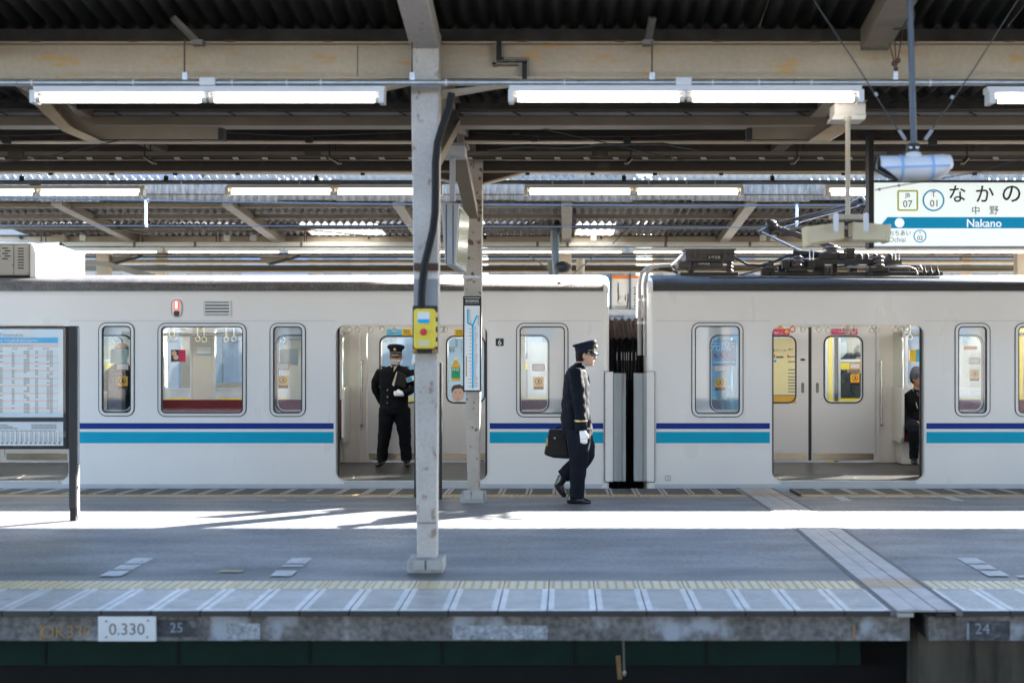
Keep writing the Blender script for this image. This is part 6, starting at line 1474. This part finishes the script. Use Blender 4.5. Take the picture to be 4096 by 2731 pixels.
# near arm with sleeve
fg.tube([w(520, 372, -.19), w(530, 480, -.235), w(545, 610, -.25), w(555, 700, -.25), w(562, 780, -.25), w(568, 852, -.25)], [.075, .078, .070, .066, .062, .058], 0)
fg.hand(w(575, 855, -.25), (.15, -.05, -1), (1, 0, 0), 1, 3, 1.0, .55, inward=(-.2, 1, 0))
# far arm swung back holding the bag
fg.tube([w(520, 372, .19), w(490, 490, .24), w(462, 620, .25), w(448, 720, .25), w(438, 805, .24)], [.075, .074, .066, .06, .054], 0)
fg.hand(w(436, 812, .24), (-.08, 0, -1), (1, 0, 0), 1, 3, 1.0, 1.1, inward=(0, -1, 0))
# legs
fg.tube([w(540, 850, -.08), w(545, 960, -.085), w(548, 1060, -.085), w(545, 1160, -.08), w(535, 1270, -.075), w(530, 1372, -.07), w(528, 1412, -.07)], [.135, .118, .102, .088, .080, .076, .080], 0)
fg.tube([w(545, 850, .08), w(575, 950, .085), w(600, 1040, .085), w(588, 1105, .085), w(520, 1165, .085), w(455, 1218, .085), w(416, 1256, .085)], [.135, .120, .102, .095, .088, .080, .078], 0)
def shoe(pts, rs, dy): fg.tube([w(a, b_, dy) for a, b_ in pts], rs, 4, flat=.8, up=(0, 1, 0))
shoe([(448, 1432), (480, 1434), (540, 1436), (600, 1448), (648, 1456)], [.030, .046, .046, .034, .018], -.07)
fg.tube([w(500, 1400, -.07), w(480, 1440, -.07)], [.05, .042], 4)
shoe([(352, 1300), (372, 1312), (395, 1350), (418, 1390), (432, 1425)], [.032, .046, .045, .038, .020], .085)
fg.tube([w(415, 1258, .085), w(385, 1315, .085)], [.056, .045], 4)
body = fg.build('body', [m_unif, m_skin, m_hair, m_glove, m_shoe], .0075, man, cloth=(0,))
peaked_cap((hc[0] - .005, hc[1], hc[2] + .012), (1, 0, .0), man, .93); specs(hc, (1, 0, 0), man, .93)
b = MB(); b.tube([w(545, 345, -.075), w(575, 322, -.07), w(596, 345, -.03), w(602, 362, 0)], [.012, .016, .016, .01], 8); b.tube([w(545, 345, .075), w(575, 322, .07), w(596, 345, .03), w(602, 362, 0)], [.012, .016, .016, .01], 8); b.build('shirt_collar', m_shirt, man)
b = MB(); b.tube([w(602, 365, 0), w(618, 420, 0), w(630, 480, 0)], [.014, .02, .016], 8); b.build('necktie', m_unif2, man)
b = MB(); cc = w(562, 776, -.25); b.tube([(cc[0], cc[1], cc[2] - .008), (cc[0], cc[1], cc[2] + .008)], .0665, 20); b.build('cuff_braid', m_gold, man)
bag = thing('briefcase', 'black leather briefcase carried by the walking person in uniform', 'briefcase', w(365, 1110, .24))
bp = [w(300, 866), w(440, 872), w(478, 1116), (w(335, 1106)), w(256, 1078)]
MB().prism([(p[0], p[2]) for p in [bp[0], bp[1], bp[2], bp[3], bp[4]]], 'y', YW_ + .17, YW_ + .33).build('case', m_leather, bag, .022, seg=3)
MB().tube([w(352, 874, .25), w(366, 852, .25), w(402, 842, .25), w(436, 852, .25), w(448, 878, .25)], .011, 8).build('handle', m_leather, bag)
MB().prism([(p[0], p[2]) for p in (w(276, 940), w(292, 940), w(288, 1005), w(272, 1005))], 'y', YW_ + .162, YW_ + .172).build('name_tag', m_gold, bag); MB().sphere(w(348, 940, .165), .014, 8, 6).build('clasp', m_galv, bag)
MB().prism([(p[0], p[2]) for p in (w(300, 870), w(440, 876), w(452, 960), w(292, 945))], 'y', YW_ + .160, YW_ + .171).build('flap', m_leather, bag, .006)

# ---- guard standing in the doorway
YGd = 18.72
def g(zx, zy, dy=0.): p = P(1300 + .4464 * zx, 1250 + .4464 * zy, YGd); return (p[0], p[1] + dy, p[2])
grd = thing('person', 'person in dark uniform, cap and white face mask standing inside the open train door', 'person', (g(620, 0)[0], YGd, -.012))
fg = Fig()
def gt(zl, zr, zy, ry, dy=0): x0, x1 = g(zl, zy)[0], g(zr, zy)[0]; return ((x0 + x1) / 2, YGd + dy, g(0, zy)[2], (x1 - x0) / 2, ry)
fg.loft([gt(492, 752, 905, .13), gt(490, 748, 860, .135), gt(492, 745, 790, .13), gt(496, 748, 700, .125), gt(488, 762, 620, .13), gt(480, 775, 555, .125), gt(486, 772, 515, .11), gt(520, 735, 488, .085), gt(585, 670, 470, .06)], 0)
fg.tube([g(628, 500), g(632, 465), g(635, 430)], [.062, .055, .055], 1)
hg = g(637, 395, -.02); fg.head(hg, (-.02, -1, 0), 1, 2, .92)
fg.tube([g(500, 520), g(462, 590, .02), g(444, 665, .06), g(470, 750, .10), g(500, 812, .12)], [.056, .058, .055, .048, .042], 0)
fg.tube([g(760, 520), g(790, 590, -.02), g(800, 668, -.06), g(760, 705, -.14), g(716, 722, -.18)], [.056, .058, .055, .048, .044], 0)
fg.hand(g(712, 722, -.18), (-1, -.1, .05), (0, 0, 1), 1, 3, .95, .7, inward=(0, 1, -.1))
fg.tube([g(560, 860), g(548, 960), g(535, 1080), g(520, 1200), g(508, 1325)], [.118, .106, .088, .076, .074], 0)
fg.tube([g(685, 860), g(697, 960), g(712, 1080), g(722, 1200), g(732, 1325)], [.118, .106, .088, .076, .074], 0)
for zx in (500, 738): fg.tube([g(zx + (8 if zx < 600 else -8), 1340, .05), g(zx, 1345, -.04), g(zx - (14 if zx < 600 else -8), 1352, -.14), g(zx - (20 if zx < 600 else -12), 1356, -.19)], [.045, .048, .042, .02], 4, flat=.75, up=(0, 0, 1)); fg.tube([g(zx + (8 if zx < 600 else -8), 1310), g(zx, 1345)], [.05, .045], 4)
fg.build('body', [m_unif2, m_skin2, m_hair, m_glove, m_shoe], .008, grd, cloth=(0,))
peaked_cap((hg[0], hg[1] + .005, hg[2] + .015), (-.02, -1, 0), grd, .95); specs(hg, (-.02, -1, 0), grd, .92)
mk = Fig(); mk.loft([(hg[0], hg[1] - .022, hg[2] - .105, .05, .062), (hg[0], hg[1] - .03, hg[2] - .07, .066, .075), (hg[0], hg[1] - .03, hg[2] - .045, .066, .076), (hg[0], hg[1] - .027, hg[2] - .028, .045, .076)], 0); mk.build('face_mask', [m_mask], .006, grd)
MB().prism([(p[0], p[2]) for p in (g(588, 460), g(612, 500), g(622, 530), g(640, 500), g(662, 460), g(640, 480), g(612, 480))], 'y', YGd - .125, YGd - .09).build('shirt_collar', m_cream_c, grd)
MB().prism([(p[0], p[2]) for p in (g(608, 482), g(626, 482), g(622, 540), g(610, 540))], 'y', YGd - .135, YGd - .11).build('necktie', m_unif2, grd)
for zy in (690, 750, 805): MB().sphere(g(571, zy, -.132), .011, 8, 6).build('button', m_gold, grd)
MB().tube([g(775, 570, -.09), g(788, 610, -.09)], .072, 14).build('armband', m_paper, grd); MB().pbox(1634, 1648, 1508, 1522, YGd - .18, YGd - .15).build('armband_mark', m_cyan, grd)
for zx in (520, 735): MB().bar(g(zx - 18, 484), g(zx + 18, 484), .07, .014).build('shoulder_strap', m_unif, grd)
fo = thing('document_case', 'black document folder with white papers held by the masked person', 'folder', g(660, 660, -.18))
MB().prism([(p[0], p[2]) for p in (g(640, 640), g(735, 668), g(740, 560), g(668, 520))], 'y', YGd - .235, YGd - .19).build('cover', m_leather, fo, .006)
MB().prism([(p[0], p[2]) for p in (g(618, 640), g(636, 655), g(672, 530), g(660, 524))], 'y', YGd - .225, YGd - .20).build('papers', m_cream_c, fo, .004)

# ---- generic figures: passengers
def passenger(label, x, Y, zseat, fw, mats, vox=.012, hood=None, glasses=False, long_hair=False, k=1.0, stand=False, mask=False, head_fw=None):
    f = Vector(fw).normalized(); l = Vector((-f.y, f.x, 0)); o = Vector((x, Y, zseat)); ya = math.atan2(f.y, f.x)
    def q(a, b_, z): return tuple(o + f * a * k + l * b_ * k + Vector((0, 0, z * k)))
    t = thing('person', label, 'person', (x, Y, 0 if not stand else zseat)); F_ = Fig()
    if stand: base = .80
    else: base = 0.
    def ring(a, z, rx, ry): p = q(a, 0, base + z); return (p[0], p[1], p[2], rx * k, ry * k, ya)
    F_.loft([ring(0, -.02, .13, .18), ring(-.02, .10, .13, .17), ring(-.02, .25, .125, .17), ring(0, .38, .125, .19), ring(0, .48, .11, .185), ring(0, .54, .08, .12), ring(0, .57, .055, .06)], 0)
    F_.tube([q(.0, 0, base + .52), q(.02, 0, base + .60)], [.055, .052], 1); hc_ = q(.03, 0, base + .70); hf = Vector(head_fw).normalized() if head_fw else f; F_.head(hc_, hf, 1, 2, .93 * k)
    for sd in (-1, 1):
        F_.tube([q(0, .17 * sd, base + .46), q(.02, .195 * sd, base + .28), q(.12, .17 * sd, base + .10), q(.24, .09 * sd, base + .08)] if not stand else [q(0, .17 * sd, base + .46), q(.0, .23 * sd, base + .2), q(.05, .22 * sd, base - .05)], [.06, .056, .048, .04] if not stand else [.06, .054, .045], 0)
        if stand: F_.hand(q(.05, .22 * sd, base - .06), (0, 0, -1), f, 1, 1, .9 * k, .4)
        else: F_.hand(q(.25, .08 * sd, base + .08), tuple(f * .7 - l * sd * .6), (0, 0, 1), 1, 1, .9 * k, .7)
        if stand: F_.tube([q(0, .09 * sd, base), q(.02, .10 * sd, base - .38), q(0, .10 * sd, base - .72)], [.11, .085, .065], 3); F_.tube([q(-.05, .10 * sd, base - .765), q(.05, .10 * sd, base - .76), q(.17, .11 * sd, base - .775)], [.04, .042, .02], 4)
        else: F_.tube([q(0, .09 * sd, .03), q(.22, .12 * sd, .05), q(.42, .13 * sd, .03), q(.44, .13 * sd, -.18), q(.43, .13 * sd, -.38)], [.105, .095, .08, .068, .062], 3); F_.tube([q(.39, .13 * sd, -.415), q(.48, .13 * sd, -.415), q(.60, .14 * sd, -.425)], [.04, .042, .02], 4)
    if long_hair: F_.tube([q(-.03, 0, base + .74), q(-.07, 0, base + .62), q(-.08, 0, base + .48)], [.085, .085, .06], 2)
    bo = F_.build('body', mats, vox, t, cloth=(0, 3))
    if glasses: specs(hc_, hf, t, .93 * k)
    eyes(hc_, hf, t, .93 * k)
    if mask: b_ = Fig(); h = Vector(hc_) + f * .03; b_.loft([(h.x, h.y, h.z - .10, .06, .05, ya), (h.x, h.y, h.z - .05, .075, .06, ya), (h.x, h.y, h.z - .015, .07, .055, ya)], 0); b_.build('face_mask', [m_mask], .008, t)
    if hood:
        b_ = Fig(); h = Vector(hc_) - f * .012
        b_.loft([(h.x - f.x * .03, h.y - f.y * .03, h.z + .0, .108 * k, .10 * k, ya), (h.x - f.x * .012, h.y - f.y * .012, h.z + .04, .116 * k, .104 * k, ya), (h.x, h.y, h.z + .09, .110 * k, .098 * k, ya), (h.x - f.x * .01, h.y - f.y * .01, h.z + .14, .088 * k, .078 * k, ya), (h.x - f.x * .03, h.y - f.y * .03, h.z + .175, .042 * k, .036 * k, ya)], 0)
        b_.build('knitted_hat', [hood], .008, t)
    return t, hc_, q
# seated man in a grey knitted hat just inside the right door
sx = 4.69
t, hc_, q = passenger('person in grey knitted hat, glasses and black coat seated inside the train', sx, 18.95, .46, (-.04, -1, 0), [m_coat, m_skin2, m_hair, m_denim, m_shoe], .009, hood=m_knit, glasses=True, k=.95, head_fw=(.65, -.75, 0))
MB().tube([q(.10, -.02, .52), q(.12, 0, .47), q(.13, .02, .52)], .012, 8).build('shirt_front', m_knit, t); MB().tube([q(.03, -.085, .66), q(.10, -.05, .45), q(.13, -.02, .3)], .003, 5).build('earphone_cord', m_stick, t)
passenger('person in dark coat standing behind the window beside the timetable stand', PX(468, 17.6), 17.75, -.012, (.3, .95, 0), [m_coat, m_skin2, M('hair_brown', (.10, .045, .02), .6), m_coat, m_shoe], .014, stand=True)
passenger('person in black coat and glasses seated in the yellow banded train', PX(3425, 21.4), 21.45, .50, (-.1, -1, 0), [m_coat, m_skin, m_hair, m_coat, m_shoe], .013, glasses=True)
passenger('long haired person in a white mask riding the yellow banded train', PX(3395, 22.4), 22.45, .42, (1, -.1, 0), [m_coat, m_skin, m_hair, m_coat, m_shoe], .014, long_hair=True, mask=True, stand=False, k=1.25)
passenger('dark haired person standing at the back of the yellow banded train', PX(3436, 22.9), 22.95, -.02, (.9, .3, 0), [m_coat, m_skin, m_hair, m_denim, m_shoe], .014, stand=True, k=.98)
